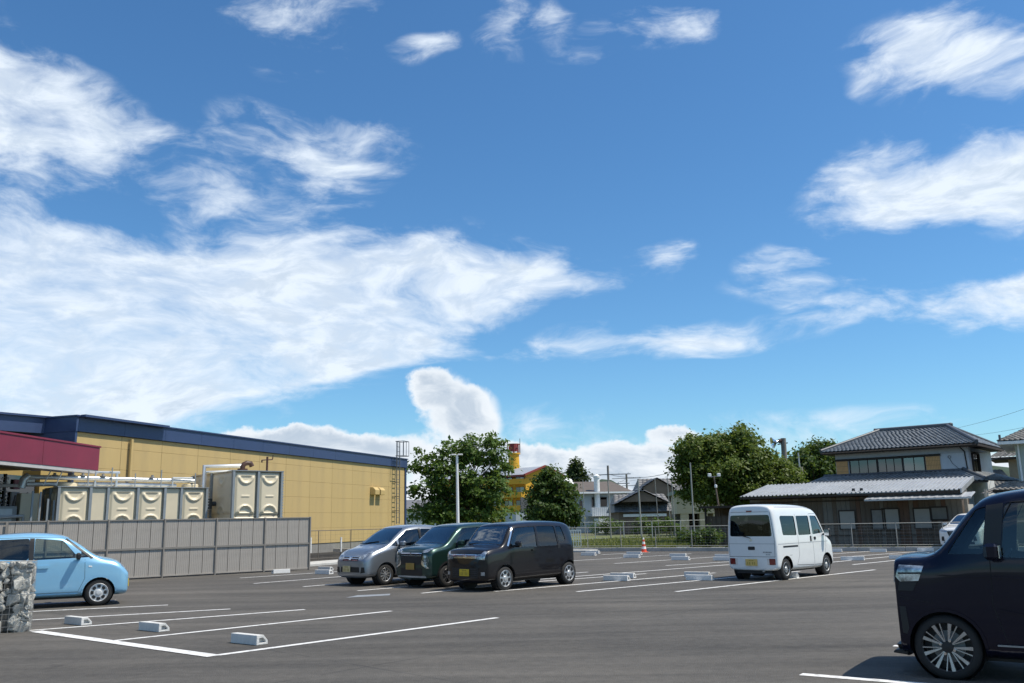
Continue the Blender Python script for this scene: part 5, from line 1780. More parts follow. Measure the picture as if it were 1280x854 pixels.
# ---- silver slant-nosed kei
def silver_car():
    p = dict(w=.7375, wr=.585, belt=1.03, nose=(1.70, .70), hood=(1.50, .90), cowl=(.98, 1.05), stop=(.22, 1.545), mid=(-.45, 1.62), rear=(-1.36, 1.56), tail=(-1.67, 1.42), hbulge=.015)
    xf, xr, r = 1.02, -1.40, .285
    W0 = rounded([(.82, 1.04), (.62, 1.18), (.60, 1.02)], .03)
    W1 = rounded([(.55, 1.02), (.55, 1.22), (.20, 1.45), (-.22, 1.48), (-.22, 1.03)], .04)
    W2 = rounded([(-.30, 1.03), (-.30, 1.48), (-1.05, 1.46), (-1.16, 1.12), (-1.0, 1.06)], .05)
    scr = rounded([(-.62, 1.08), (.62, 1.08), (.48, 1.505), (-.48, 1.505)], .06)
    rear = rounded([(-.52, 1.05), (.52, 1.05), (.43, 1.37), (-.43, 1.37)], .06)
    A = 223.0
    loc = ground_spot(480.5, 731.6, xf, .66, A)
    pm = paint('paint_silver_blue', (.30, .33, .365), .75, .30)
    c = Car('parked_car', 'silver-blue kei hatchback with slanted nose parked beside the dark green car', 'car', loc, A, pm, kei_stations(p), kei_cutters(p, (W0, W1, W2), xf, xr, r, scr, rear), crease=CREASE)
    for sd_ in 'LR':
        c.glass(sd_, W0); c.glass(sd_, W1); c.glass(sd_, W2, car_glass_d)
        c.seam('door_gap', sd_, [(.70, .98), (.72, .60), (.64, .32), (-.24, .32), (-.26, 1.5), (.18, 1.49)])
        c.seam('door_gap', sd_, [(-.26, .32), (-.92, .32), (-1.08, .62), (-1.1, 1.1), (-1.0, 1.5), (-.26, 1.52)])
        c.patch('door_handle', sd_, [(-.18, .92), (.02, .93), (.02, .97), (-.18, .96)], pm, .03, .03)
        c.patch('sill', sd_, [(-.98, .21), (.62, .21), (.62, .28), (-.98, .28)], MATS['paint_silver_blue'], .008)
        c.seam('wheel_arch_lip', sd_, arch_line(xf, r, 1.20), .02, pm, .008)
        c.seam('character_line', sd_, [(.75, .90), (0, .86), (-1.0, .93)], .012, pm, .010)
        c.patch('window_pillar', sd_, [(-.22, 1.03), (-.22, 1.49), (-.30, 1.49), (-.30, 1.03)], M_['black'], .003, .006)
    c.glass('F', scr, screen_glass, name='windscreen'); c.glass('B', rear, car_glass_d, 'rear_window')
    for s_ in (1, -1):
        c.patch('headlight', 'F', [(s_ * .34, .70), (s_ * .52, .70), (s_ * .70, .92), (s_ * .66, .96), (s_ * .50, .84), (s_ * .34, .77)], lens, .008, .03, .04)
        c.patch('fog_recess', 'F', [(s_ * .46, .34), (s_ * .62, .36), (s_ * .60, .50), (s_ * .50, .50)], M_['black'], .006, .01)
        c.patch('tail_lamp', 'B', [(s_ * .50, .80), (s_ * .62, .80), (s_ * .58, 1.1), (s_ * .52, 1.1)], red_l, .008, .03)
    c.patch('grille', 'F', [(-.34, .66), (.34, .66), (.36, .78), (-.36, .78)], M_['black'], .006, .012)
    for z in (.675, .72, .765):
        c.patch('grille_bar', 'F', [(-.33, z), (.33, z), (.33, z + .016), (-.33, z + .016)], M_['chrome'], .016, .01)
    c.patch('emblem', 'F', rounded([(-.05, .69), (.05, .69), (.05, .77), (-.05, .77)], .03), M_['chrome'], .026, .01)
    c.patch('lower_grille', 'F', [(-.42, .36), (.42, .36), (.40, .50), (-.40, .50)], M_['black'], .004, .012)
    c.plate('F', -.12, .45, plate_p)
    c.plate('B', 0, .62, plate_p, marks=False)
    c.seam('hood_gap', 'T', [(1.52, -.40), (1.0, -.64), (.98, .64), (1.52, .40)], .008)
    c.wheels(xf, xr, .715, r, rim_spokes(10, mat('alloy_silver', (.55, .56, .57), .3, .08, 8, metal=.7), False, .075))
    c.interior(.50, .30, 1.05, (-.10, -.95), .66)
    c.mirror(.56, 1.03, .72, pm)
    MB().bar((.98, -.5, 1.09), (.86, .2, 1.16), .018).build('wiper', M_['black'], c.root)
    return c


# ---- dark green upright kei
def green_car():
    p = dict(w=.7375, wr=.60, belt=1.03, nose=(1.69, .88), hood=(1.58, .99), cowl=(1.10, 1.07), stop=(.52, 1.56), mid=(-.4, 1.645), rear=(-1.40, 1.60), tail=(-1.67, 1.46), hbulge=.02)
    xf, xr, r = 1.05, -1.42, .29
    W1 = rounded([(.78, 1.05), (.44, 1.48), (-.20, 1.50), (-.20, 1.03)], .04)
    W2 = rounded([(-.28, 1.03), (-.28, 1.50), (-1.0, 1.49), (-1.12, 1.10), (-1.0, 1.05)], .05)
    scr = rounded([(-.62, 1.09), (.62, 1.09), (.51, 1.525), (-.51, 1.525)], .06)
    rear = rounded([(-.52, 1.08), (.52, 1.08), (.45, 1.40), (-.45, 1.40)], .06)
    A = 223.0
    loc = ground_spot(558, 733.9, xf, .66, A)
    pm = paint('paint_dark_green', (.016, .045, .038), .55, .26)
    c = Car('parked_car', 'dark green kei crossover parked between the silver-blue and black cars', 'car', loc, A, pm, kei_stations(p), kei_cutters(p, (W1, W2), xf, xr, r, scr, rear), crease=CREASE)
    for sd_ in 'LR':
        c.glass(sd_, W1); c.glass(sd_, W2, car_glass_d)
        c.seam('door_gap', sd_, [(.86, 1.0), (.80, .60), (.66, .34), (-.22, .34), (-.24, 1.52), (.42, 1.51)])
        c.seam('door_gap', sd_, [(-.24, .34), (-.92, .34), (-1.06, .62), (-1.1, 1.1), (-1.0, 1.52), (-.24, 1.54)])
        c.patch('door_handle', sd_, [(-.16, .92), (.04, .93), (.04, .97), (-.16, .96)], pm, .03, .03)
        c.patch('sill', sd_, [(-.98, .21), (.62, .21), (.62, .31), (-.98, .31)], M_['black'], .008)
        c.seam('wheel_arch_lip', sd_, arch_line(xf, r, 1.22), .05, M_['black'], .008)
        c.seam('wheel_arch_lip', sd_, arch_line(xr, r, 1.22), .05, M_['black'], .008)
    c.glass('F', scr, screen_glass, name='windscreen'); c.glass('B', rear, car_glass_d, 'rear_window')
    for s_ in (1, -1):
        c.patch('day_lamp', 'F', [(s_ * .42, .88), (s_ * .60, .90), (s_ * .68, 1.0), (s_ * .60, 1.0), (s_ * .42, .94)], lens, .008, .02, .04)
        hl = c.patch('headlight', 'F', [(s_ * .46, .56), (s_ * .62, .54), (s_ * .65, .70), (s_ * .58, .83), (s_ * .46, .84), (s_ * .42, .70)], mat('headlamp_dark', (.10, .13, .13), .15, .2, 20, metal=.5, coat=.8), .010, .03, .04)
        for z in (.59, .67, .75):
            c.patch('lamp_unit', 'F', rounded([(s_ * .50, z), (s_ * .58, z), (s_ * .58, z + .06), (s_ * .50, z + .06)], .02), lens, .02, .02, .04)
        c.patch('chrome_blade', 'F', [(s_ * .40, .62), (s_ * .44, .56), (s_ * .60, .49), (s_ * .66, .50), (s_ * .46, .60), (s_ * .43, .70)], M_['chrome'], .014, .02, .04)
        c.patch('tail_lamp', 'B', [(s_ * .50, .80), (s_ * .62, .80), (s_ * .58, 1.2), (s_ * .52, 1.2)], red_l, .008, .03)
    c.patch('grille', 'F', [(-.40, .58), (.40, .58), (.42, .88), (-.42, .88)], M_['black'], .008, .012)
    for z in (.80, .86):
        c.patch('grille_bar', 'F', [(-.40, z), (.40, z), (.41, z + .02), (-.41, z + .02)], M_['chrome'], .016, .01)
    em = MB()
    for a_ in (90, 210, 330):
        em.add([(0, 0, 0), (0, .028 * math.cos(R(a_ + 30)), .028 * math.sin(R(a_ + 30))), (0, .056 * math.cos(R(a_)), .056 * math.sin(R(a_))), (0, .028 * math.cos(R(a_ - 30)), .028 * math.sin(R(a_ - 30)))], [(0, 1, 2, 3)])
    h_ = c.hit('F', 0, .84)
    em.build('emblem', M_['chrome'], c.root, loc=(h_.x + .03, 0, .845))
    c.patch('lower_grille', 'F', [(-.42, .30), (.42, .30), (.42, .50), (-.42, .50)], M_['black'], .006, .012)
    c.patch('skid_trim', 'F', [(-.56, .255), (.56, .255), (.54, .30), (-.54, .30)], M_['galv'], .014, .012)
    c.plate('F', -.02, .54, mat('plate_amber_dim', (.36, .21, .05), .5, .1, 10))
    c.plate('B', 0, .62, plate_y, marks=False)
    c.seam('hood_gap', 'T', [(1.56, -.62), (1.10, -.66), (1.08, .66), (1.56, .62)], .008)
    c.wheels(xf, xr, .715, r, rim_spokes(5, mat('alloy_dark', (.16, .16, .165), .3, .1, 8, metal=.7), True))
    c.interior(.62, .30, 1.05, (.0, -.85), .66)
    c.mirror(.72, 1.05, .72, pm)
    MB().bar((1.08, -.5, 1.10), (1.0, .2, 1.14), .018).build('wiper', M_['black'], c.root)
    MB().box(.70, .86, -.5, -.36, 1.05, 1.16).build('dash_card', M_['white'], c.root)
    return c


# ---- pale blue kei at the left
def blue_car():
    p = dict(w=.7375, wr=.59, belt=1.0, nose=(1.70, .70), hood=(1.52, .90), cowl=(1.05, 1.03), stop=(.42, 1.50), mid=(-.35, 1.625), rear=(-1.30, 1.56), tail=(-1.66, 1.40), hbulge=.04)
    xf, xr, r = 1.08, -1.38, .285
    W1 = rounded([(.62, 1.04), (.58, 1.10), (.30, 1.42), (-.24, 1.475), (-.24, 1.02)], .035)
    W0 = rounded([(.88, 1.05), (.68, 1.22), (.67, 1.04)], .03)
    W2 = rounded([(-.34, 1.02), (-.34, 1.475), (-.95, 1.46), (-1.12, 1.22), (-1.02, 1.06)], .06)
    scr = rounded([(-.60, 1.07), (.60, 1.07), (.49, 1.47), (-.49, 1.47)], .06)
    rear = rounded([(-.50, 1.05), (.50, 1.05), (.43, 1.36), (-.43, 1.36)], .06)
    A = 62.0
    loc = ground_spot(122, 757.2, xf, -.66, A)
    pm = paint('paint_pale_blue', (.22, .46, .66), .2, .28)
    c = Car('parked_car', 'pale blue rounded kei car parked behind the rock-filled gabion basket', 'car', loc, A, pm, kei_stations(p), kei_cutters(p, (W0, W1, W2), xf, xr, r, scr, rear), crease=CREASE)
    cg = glass_mat('car_clear_glass', (.62, .70, .66), .03)
    for sd_ in 'LR':
        c.glass(sd_, W0); c.glass(sd_, W1, cg); c.glass(sd_, W2, car_glass_d)
        c.patch('pillar_black', sd_, [(-.24, 1.02), (-.25, 1.48), (-.34, 1.48), (-.34, 1.02)], M_['black'], .003, .006)
        c.seam('door_gap', sd_, [(.76, 1.0), (.78, .60), (.66, .32), (-.26, .32), (-.30, 1.0), (-.29, 1.5), (.34, 1.47)])
        c.seam('door_gap', sd_, [(-.28, .32), (-.92, .32), (-1.06, .62), (-1.12, 1.1), (-1.0, 1.49), (-.29, 1.5)])
        c.patch('door_handle', sd_, rounded([(-.16, .84), (.06, .84), (.06, .90), (-.16, .90)], .03), pm, .03, .03)
        c.patch('side_marker', sd_, [(.84, .84), (.91, .83), (.91, .86), (.84, .87)], M_['white'], .006, .008)
        c.patch('sill', sd_, [(-.98, .21), (.66, .21), (.66, .28), (-.98, .28)], pm, .014, .02)
        c.patch('window_rubber', sd_, [(.94, 1.03), (.34, 1.49), (.30, 1.47), (.88, 1.01)], M_['black'], .003, .006)
        c.seam('wheel_arch_lip', sd_, arch_line(xf, r, 1.20), .03, pm, .014)
    c.glass('F', scr, screen_glass, name='windscreen'); c.glass('B', rear, car_glass_d, 'rear_window')
    for s_ in (1, -1):
        c.patch('headlight', 'F', [(s_ * .44, .72), (s_ * .60, .70), (s_ * .66, .84), (s_ * .58, .92), (s_ * .46, .86)], lens, .008, .03, .04)
        c.patch('tail_lamp', 'B', [(s_ * .50, .62), (s_ * .62, .62), (s_ * .60, .95), (s_ * .52, .95)], red_l, .008, .03)
    c.patch('grille', 'F', [(-.30, .66), (.30, .66), (.30, .72), (-.30, .72)], M_['black'], .006, .012)
    c.plate('F', 0, .44, plate_y)
    c.seam('hood_gap', 'T', [(1.5, -.52), (1.05, -.66), (1.03, .66), (1.5, .52)], .008)
    c.wheels(xf, xr, .715, r, rim_steelcap(mat('wheel_cover_bright', (.62, .63, .64), .35, .08, 8, metal=.3), 8), rk=.71)
    c.interior(.60, .30, 1.03, (-.02, -.88), .66)
    c.mirror(.64, 1.02, .72, M_['black'])
    return c


# ---- white one-box van
def white_van():
    w, wr, zb = .7375, .635, .24
    p = dict(w=w, wr=wr, belt=1.06, nose=(1.69, .80), hood=(1.60, .96), cowl=(1.36, 1.10), stop=(.92, 1.79), mid=(.1, 1.955), rear=(-1.45, 1.95), tail=(-1.69, 1.87), hbulge=0)
    xf, xr, r = 1.20, -1.20, .28
    W1 = rounded([(1.12, 1.16), (.82, 1.62), (.42, 1.63), (.42, 1.12)], .04)
    W2 = rounded([(.32, 1.12), (.32, 1.63), (-.42, 1.63), (-.42, 1.12)], .04)
    W3 = rounded([(-.52, 1.12), (-.52, 1.63), (-1.28, 1.64), (-1.34, 1.60), (-1.30, 1.14)], .05)
    scr = rounded([(-.60, 1.14), (.60, 1.14), (.54, 1.70), (-.54, 1.70)], .07)
    rear = rounded([(-.61, 1.12), (.61, 1.12), (.565, 1.67), (-.565, 1.67)], .06)
    A = 43.5
    loc = ground_spot(926.5, 723.2, xr, .64, A)
    pm = paint('paint_white', (.74, .76, .76), 0.0, .30)
    st = kei_stations(p)
    # squarer tail
    xt = p['tail'][0]
    w2 = w - .005
    st[-3] = (-1.40, ring_cabin(w, zb - .02, 1.06, 1.96, wr))
    st[-2] = (xt + .06, [(0, zb), (w2 - .10, zb), (w2 - .01, zb + .08), (w2, .62), (w2 - .01, 1.06), (wr + .03, 1.77), (wr - .06, 1.93), (0, 1.95)])
    st[-1] = (xt, [(0, zb + .03), (w2 - .16, zb + .03), (w2 - .055, zb + .08), (w2 - .05, .62), (w2 - .055, 1.06), (wr - .03, 1.71), (wr - .12, 1.87), (0, 1.89)])
    c = Car('delivery_van', 'white one-box kei van with tinted windows seen from behind', 'van', loc, A, pm, st, kei_cutters(p, (W1, W2, W3), xf, xr, r, scr, rear, 1.20), crease={('long', 4): .3, ('long', 2): .3, ('long', 6): .15, ('ring', 12): .35, ('ring', 11): .3})
    vg = glass_mat('van_glass', (.20, .22, .21), .0)
    for sd_ in 'LR':
        c.glass(sd_, W1, car_glass); c.glass(sd_, W2, vg); c.glass(sd_, W3, vg)
        c.seam('door_gap', sd_, [(1.22, 1.10), (1.16, .75), (.95, .32), (.40, .32), (.37, 1.68), (.80, 1.68)], .009)
        c.seam('door_gap', sd_, [(-.47, 1.68), (-.47, .60), (-.62, .36), (.37, .32)], .009)
        c.seam('crease_shade_line', sd_, [(1.30, .92), (-1.60, .92)], .012, mat('van_crease_shade', (.36, .38, .39), .5, .05), .003)  # shade along the pressed crease, put into a flat grey line
        c.seam('door_rail', sd_, [(-.52, .845), (-1.35, .845)], .045, M_['black'], .003)
        c.patch('door_handle', sd_, rounded([(.46, .98), (.58, .98), (.58, 1.06), (.46, 1.06)], .03), M_['black'], .012, .016)
        c.patch('door_handle', sd_, rounded([(.24, .94), (.31, .94), (.31, 1.09), (.24, 1.09)], .03), M_['black'], .012, .016)
        c.seam('roof_gutter', sd_, [(.85, 1.785), (.2, 1.865), (-1.45, 1.87)], .018, mat('gutter_grey', (.25, .26, .27), .5, .1), .004)
        c.seam('fuel_flap' if sd_ == 'L' else 'body_gap', sd_, [(-1.02, .62), (-.88, .62)], .006)
        c.patch('sill', sd_, [(-.86, .22), (.86, .22), (.86, .30), (-.86, .30)], mat('sill_grey', (.42, .44, .45), .5, .08), .008)
    c.glass('F', scr, screen_glass, name='windscreen'); c.glass('B', rear, vg, 'rear_window')
    for s_ in (1, -1):
        c.patch('headlight', 'F', [(s_ * .42, .70), (s_ * .64, .72), (s_ * .66, .92), (s_ * .46, .86)], lens, .008, .03, .04)
        tl = c.patch('tail_lamp', 'B', [(s_ * .49, .40), (s_ * .655, .40), (s_ * .655, .555), (s_ * .49, .555)], red_l, .010, .03)
        c.patch('reverse_lamp', 'B', [(s_ * .43, .40), (s_ * .488, .40), (s_ * .488, .555), (s_ * .43, .555)], amber_l, .010, .03)
    c.seam('tailgate_gap', 'B', [(-.66, .60), (.66, .60)], .010)
    c.seam('tailgate_gap', 'B', [(-.65, .60), (-.665, 1.05), (-.58, 1.75), (.58, 1.75), (.665, 1.05), (.65, .60)], .008)
    c.seam('crease_shade_line', 'B', [(-.66, .93), (.66, .93)], .012, MATS['van_crease_shade'], .003)
    c.patch('tailgate_handle', 'B', rounded([(-.10, .77), (.10, .77), (.10, .86), (-.10, .86)], .025), M_['black'], .004, .012)
    c.patch('emblem', 'B', rounded([(-.035, 1.0), (.035, 1.0), (.035, 1.06), (-.035, 1.06)], .02), M_['chrome'], .012, .012)
    c.patch('brake_lamp', 'B', [(-.08, 1.745), (.08, 1.745), (.08, 1.79), (-.08, 1.79)], red_l, .012, .02)
    bt = MB()
    h_ = c.hit('B', -.45, .70)
    for k in range(6):
        y = -.34 - k * .042
        bt.cbox((h_.x - .004, y, .715), (.006, .026, .032))
    for k in range(3):
        bt.cbox((h_.x - .004, -.42 - k * .045, .655), (.006, .028, .02))
    stuff(bt.build('rear_badge', mat('badge_grey', (.20, .21, .22), .4, .1), c.root))
    q = c.plate('B', 0.02, .455, mat('plate_van', (.66, .46, .14), .5, .08, 10), .34, .17)
    MB().bar((-1.60, 0.0, 1.10), (-1.665, -.02, 1.06), .025).build('wiper_hub', M_['black'], c.root)
    wh = c.hit('B', 0, 1.08)
    MB().bar((wh.x - .03, 0, 1.08), (wh.x - .02, .36, 1.16), .016).build('rear_wiper', M_['black'], c.root)
    MB().tube([(-1.45, -.30, .24), (-1.70, -.30, .24)], .025, 8).build('exhaust_pipe', M_['galvd'], c.root)
    MB().box(-1.62, -1.40, -.5, .5, .17, .25).build('rear_beam', M_['black'], c.root)
    MB().lathe([(0, .3), (.15, .27), (.15, 0)], 12, 'y').build('muffler', M_['black'], c.root, loc=(-1.45, -.15, .25))
    c.wheels(xf, xr, .70, r, rim_steelcap(mat('steel_wheel', (.40, .41, .42), .45, .12, 8, metal=.5), 9))
    c.interior(1.0, .38, 1.10, (.45, -.5), .66)
    c.mirror(1.10, 1.10, .72, M_['black'], (.12, .17, .22))
    return c


# ---- white SUV by the back fence
def white_suv():
    p = dict(w=.88, wr=.68, belt=1.05, nose=(2.05, .86), hood=(1.86, .98), cowl=(1.05, 1.10), stop=(.30, 1.55), mid=(-.5, 1.62), rear=(-1.6, 1.54), tail=(-2.0, 1.35), hbulge=.02)
    xf, xr, r = 1.22, -1.28, .34
    W1 = rounded([(.80, 1.09), (.25, 1.48), (-.25, 1.50), (-.25, 1.07)], .05)
    W2 = rounded([(-.35, 1.07), (-.35, 1.50), (-1.15, 1.46), (-1.4, 1.2), (-1.2, 1.10)], .06)
    scr = rounded([(-.70, 1.13), (.70, 1.13), (.56, 1.51), (-.56, 1.51)], .06)
    A = 226
    loc = ground_spot(1234, 688.6, xf, .80, A)
    pm = paint('paint_white_suv', (.72, .73, .73), .0, .3)
    c = Car('parked_car', 'white crossover with black grille parked at the back fence', 'car', loc, A, pm, kei_stations(p), kei_cutters(p, (W1, W2), xf, xr, r, scr, None, 1.14), crease=CREASE)
    for sd_ in 'LR':
        c.glass(sd_, W1); c.glass(sd_, W2, car_glass_d)
        c.seam('door_gap', sd_, [(.85, 1.0), (.80, .34), (-.28, .34), (-.30, 1.5)])
        c.patch('sill', sd_, [(-.9, .21), (.8, .21), (.8, .34), (-.9, .34)], M_['black'], .008)
        c.seam('wheel_arch_lip', sd_, arch_line(xf, r, 1.18), .06, M_['black'], .008)
    c.glass('F', scr, screen_glass, name='windscreen')
    for s_ in (1, -1):
        c.patch('headlight', 'F', [(s_ * .48, .80), (s_ * .76, .84), (s_ * .78, .95), (s_ * .60, .92), (s_ * .46, .87)], lens, .01, .02, .05)
        c.patch('fog_recess', 'F', [(s_ * .58, .42), (s_ * .72, .44), (s_ * .70, .62), (s_ * .60, .62)], M_['black'], .008, .02)
    c.patch('grille', 'F', [(-.34, .52), (.34, .52), (.46, .84), (-.46, .84)], M_['black'], .01, .015)
    for k in range(5):
        z = .56 + k * .055
        c.patch('grille_bar', 'F', [(-.36, z), (.36, z), (.37, z + .012), (-.37, z + .012)], M_['galvd'], .02, .008)
    c.patch('bumper_trim', 'F', [(-.62, .29), (.62, .29), (.62, .40), (-.62, .40)], M_['black'], .008, .012)
    c.plate('F', 0, .46, M_['white'])
    c.wheels(xf, xr, .85, r, rim_spokes(5, MATS['alloy_silver'], False, .12), .2)
    c.interior(.62, .40, 1.10, (.0, -.9), .78)
    c.mirror(.74, 1.08, .85, pm)
    return c


# ---- dark navy tall wagon at the right edge
def navy_van():
    p = dict(w=.80, wr=.68, belt=1.14, nose=(1.715, 1.07), hood=(1.66, 1.20), cowl=(1.27, 1.205), stop=(.82, 1.79), mid=(-.2, 1.93), rear=(-1.5, 1.89), tail=(-1.78, 1.77), hbulge=.02)
    xf, xr, r = 1.22, -1.45, .315
    W0 = rounded([(1.13, 1.23), (.83, 1.67), (.73, 1.70), (.80, 1.23)], .03)
    W1 = rounded([(.64, 1.20), (.56, 1.73), (-.25, 1.76), (-.25, 1.18)], .045)
    W2 = rounded([(-.36, 1.18), (-.36, 1.76), (-1.15, 1.75), (-1.25, 1.20)], .05)
    scr = rounded([(-.66, 1.25), (.66, 1.25), (.58, 1.75), (-.58, 1.75)], .06)
    A = 304.0
    loc = ground_spot(1190, 849.5, xf, .72, A)
    pm = paint('paint_navy', (.003, .004, .015), .15, .2, .5, .15)
    c = Car('parked_car', 'dark navy tall wagon with machined alloy wheels parked at the near right', 'car', loc, A, pm, kei_stations(p), kei_cutters(p, (W0, W1, W2), xf, xr, r, scr, None, 1.11), crease={**CREASE, ('ring', 1): .45, ('ring', 2): .35})
    cg = glass_mat('car_clear_glass', (.62, .70, .66), .03)
    for sd_ in 'LR':
        c.glass(sd_, W0, cg); c.glass(sd_, W1, cg); c.glass(sd_, W2, car_glass_d)
        c.patch('pillar_black', sd_, [(.795, 1.21), (.725, 1.71), (.57, 1.73), (.65, 1.20)], M_['black'], .004, .008)
        c.seam('door_gap', sd_, [(.74, 1.20), (.76, .74), (.66, .36), (-.27, .36), (-.30, 1.18), (-.30, 1.76), (.50, 1.74), (.60, 1.55)], .008)
        c.seam('door_gap', sd_, [(-.30, .36), (-1.0, .36), (-1.1, .7), (-1.32, 1.18), (-1.2, 1.76)], .008)
        c.seam('fender_gap', sd_, [(1.62, .80), (1.30, .74)], .006)
        c.seam('character_line', sd_, [(1.25, 1.02), (.4, 1.0), (-1.6, 1.06)], .014, pm, .012)
        c.seam('character_line', sd_, [(.70, .70), (.2, .60), (-.8, .62)], .012, pm, .012)
        c.patch('door_handle', sd_, rounded([(-.20, 1.0), (.02, 1.0), (.02, 1.05), (-.20, 1.05)], .02), M_['chrome'], .03, .03)
        c.patch('sill_trim', sd_, [(-1.0, .22), (.78, .22), (.78, .36), (-1.0, .34)], pm, .022, .03)
        c.patch('sill_chrome', sd_, [(-1.0, .345), (.76, .355), (.76, .37), (-1.0, .36)], M_['galvd'], .03, .02)
        c.seam('wheel_arch_lip', sd_, arch_line(xf, r, 1.15), .03, pm, .010)
        c.seam('wheel_arch_lip', sd_, arch_line(xr, r, 1.15), .03, pm, .010)
        hl = c.patch('headlight', sd_, [(1.42, .96), (1.60, .95), (1.64, 1.0), (1.60, 1.12), (1.36, 1.11)], lens, .010, .03, .03)
        c.patch('lamp_divider', sd_, [(1.39, 1.03), (1.61, 1.025), (1.61, 1.042), (1.39, 1.047)], M_['black'], .02, .012)
        c.patch('lamp_base', sd_, [(1.48, .86), (1.63, .86), (1.61, .945), (1.44, .945)], M_['black'], .008, .02, .03)
        c.patch('bumper_intake', sd_, [(1.55, .42), (1.62, .44), (1.63, .70), (1.57, .70)], M_['black'], .006, .012, .03)
    c.glass('F', scr, cg, name='windscreen')
    for s_ in (1, -1):
        c.patch('headlight', 'F', [(s_ * .42, .94), (s_ * .66, .93), (s_ * .66, 1.06), (s_ * .42, 1.04)], lens, .010, .03, .04)
    c.patch('grille', 'F', [(-.40, .72), (.40, .72), (.42, 1.02), (-.42, 1.02)], M_['black'], .008, .012)
    for z in (.78, .86, .94):
        c.patch('grille_bar', 'F', [(-.40, z), (.40, z), (.40, z + .025), (-.40, z + .025)], M_['chrome'], .018, .01)
    c.patch('front_lip', 'F', [(-.58, .24), (.58, .24), (.60, .30), (-.60, .30)], M_['black'], .05, .06)
    MB().prism([(1.62, .20), (1.77, .215), (1.75, .245), (1.58, .26)], 'y', -.64, .64).build('front_splitter', M_['black'], c.root, bevel=.008)
    c.plate('F', 0, .50, plate_y)
    c.seam('hood_gap', 'T', [(1.60, -.64), (1.28, -.72), (1.26, .72), (1.60, .64)], .009)
    machined = mat('alloy_machined', (.50, .50, .51), .28, .08, 10, metal=.85)
    c.wheels(xf, xr, .775, r, rim_spokes(9, machined, True, back=M_['black']), .17, .80)
    c.interior(.88, .36, 1.20, (.15, -.85), .72)
    c.mirror(.72, 1.20, .79, pm, (.13, .20, .16))
    MB().bar((1.30, -.4, 1.255), (1.20, .45, 1.30), .02).build('wiper', M_['black'], c.root)
    return c


for fn_ in (black_car, silver_car, green_car, blue_car, white_van, white_suv, navy_van):
    fn_()


# ------------------------------------------------------------------ fences and posts
def mesh_fence(name, label, origin, azim, length, h, spacing, z0=.19, wires=6, post=None, vert=None, r=.022, first=0.0):
    t_ = thing(name, label, 'fence', origin, azim)
    post = post or M_['galvd']
    pm = MB().tube([(0, 0, 0), (0, 0, h + .02)], r, 6).mesh('post', post)
    x = first
    xs_ = []
    while x <= length + .01:
        link('post', pm, t_, (x, 0, z0)); xs_.append(x); x += spacing
    MB().tube([(0, 0, z0 + h), (length, 0, z0 + h)], .018, 6).build('top_rail', post, t_)
    MB().tube([(0, 0, z0 + .08), (length, 0, z0 + .08)], .014, 6).build('bottom_rail', post, t_)
    w = MB()
    for k in range(1, wires):
        z = z0 + .08 + (h - .08) * k / wires
        w.bar((0, -.012, z), (length, -.012, z), .005)
    if vert:
        x = 0
        while x < length:
            w.bar((x, -.014, z0 + .08), (x, -.014, z0 + h), .003, upv=(1, 0, 0)); x += vert
    stuff(w.build('wire_mesh', post, t_))
    return t_


pale_post = mat('pale_fence_post', (.33, .32, .29), .55, .12, 5)
mesh_fence('mesh_fence', 'low pale wire mesh fence on the concrete upstand along the back of the car park', K0 + KE * -3.5 + KN * .08, ROW, 30.5, 1.02, 1.88, wires=7, post=pale_post, vert=.25, first=.4)
# dark mesh fence by the store, behind the silver car
Q0, Q1 = xy(G(387, 701.5)), xy(G(470, 696.5))
qa = math.degrees(math.atan2((Q1 - Q0).x, (Q1 - Q0).y))
mesh_fence('mesh_fence', 'dark thin mesh fence between the screen fence and the silver car', Q0 - az(qa) * 1.5, qa, 14, 1.35, 2.0, .02, 6, mat('brown_fence_steel', (.13, .115, .095), .5, .1), .3)
lw = MB().box(-1.0, 12, .45, .65, 0, .33).build('low_block_wall', mat('dark_block_wall', (.075, .07, .064), .9, .25, 3, .3, 30), None, loc=tuple(Q0), rotz=R(90 - qa))
tag(lw, 'low dark block wall behind the thin mesh fence beside the store', 'wall')
for k, (px_, top) in enumerate(((426, 670), (388, 672))):
    q = xy(G(px_, 697))
    t_ = thing('white_guard_post', ('slim white pipe post behind the mesh fence next to the silver-blue car', 'slim white pipe post at the end of the grey screen fence')[k], 'post', q, qa, 'white guard posts by the store')
    MB().tube([(0, 0, 0), (0, 0, 1.0)], .045, 8).build('pipe', M_['white'], t_, smooth=.7)
    MB().lathe([(.11, 0), (.11, .04), (.05, .06)], 10, 'z').build('foot', M_['white'], t_)
# fence at the far side of the field and its net posts
mesh_fence('mesh_fence', 'far wire fence across the grass field below the net posts', at(708, 76), 90.5, 13.2, 1.42, 2.4, -.03, 6, M_['galv'], .4, r=.04)
# white sliding gate leaf
g0, g1 = xy(G(690, 687)), xy(G(726.5, 686.5))
gd = (g1 - g0); ga = math.degrees(math.atan2(gd.x, gd.y))
gate = thing('white_gate', 'small white barred gate leaf behind the black parked car', 'gate', g0, ga)
Lg = gd.length
gz0, gz1 = .12, 1.02
MB().box(0, Lg, -.02, .02, gz0, gz0 + .05).build('frame_rail', M_['white'], gate)
MB().box(0, Lg, -.02, .02, gz1, gz1 + .05).build('frame_rail', M_['white'], gate)
for k in range(13):
    xx = Lg * k / 12
    MB().box(xx - .02, xx + .02, -.018, .018, gz0 + .05, gz1).build('bar', M_['white'], gate)
for z in (.4, .7):
    MB().box(0, Lg, .019, .03, z, z + .03).build('cross_rail', M_['white'], gate)
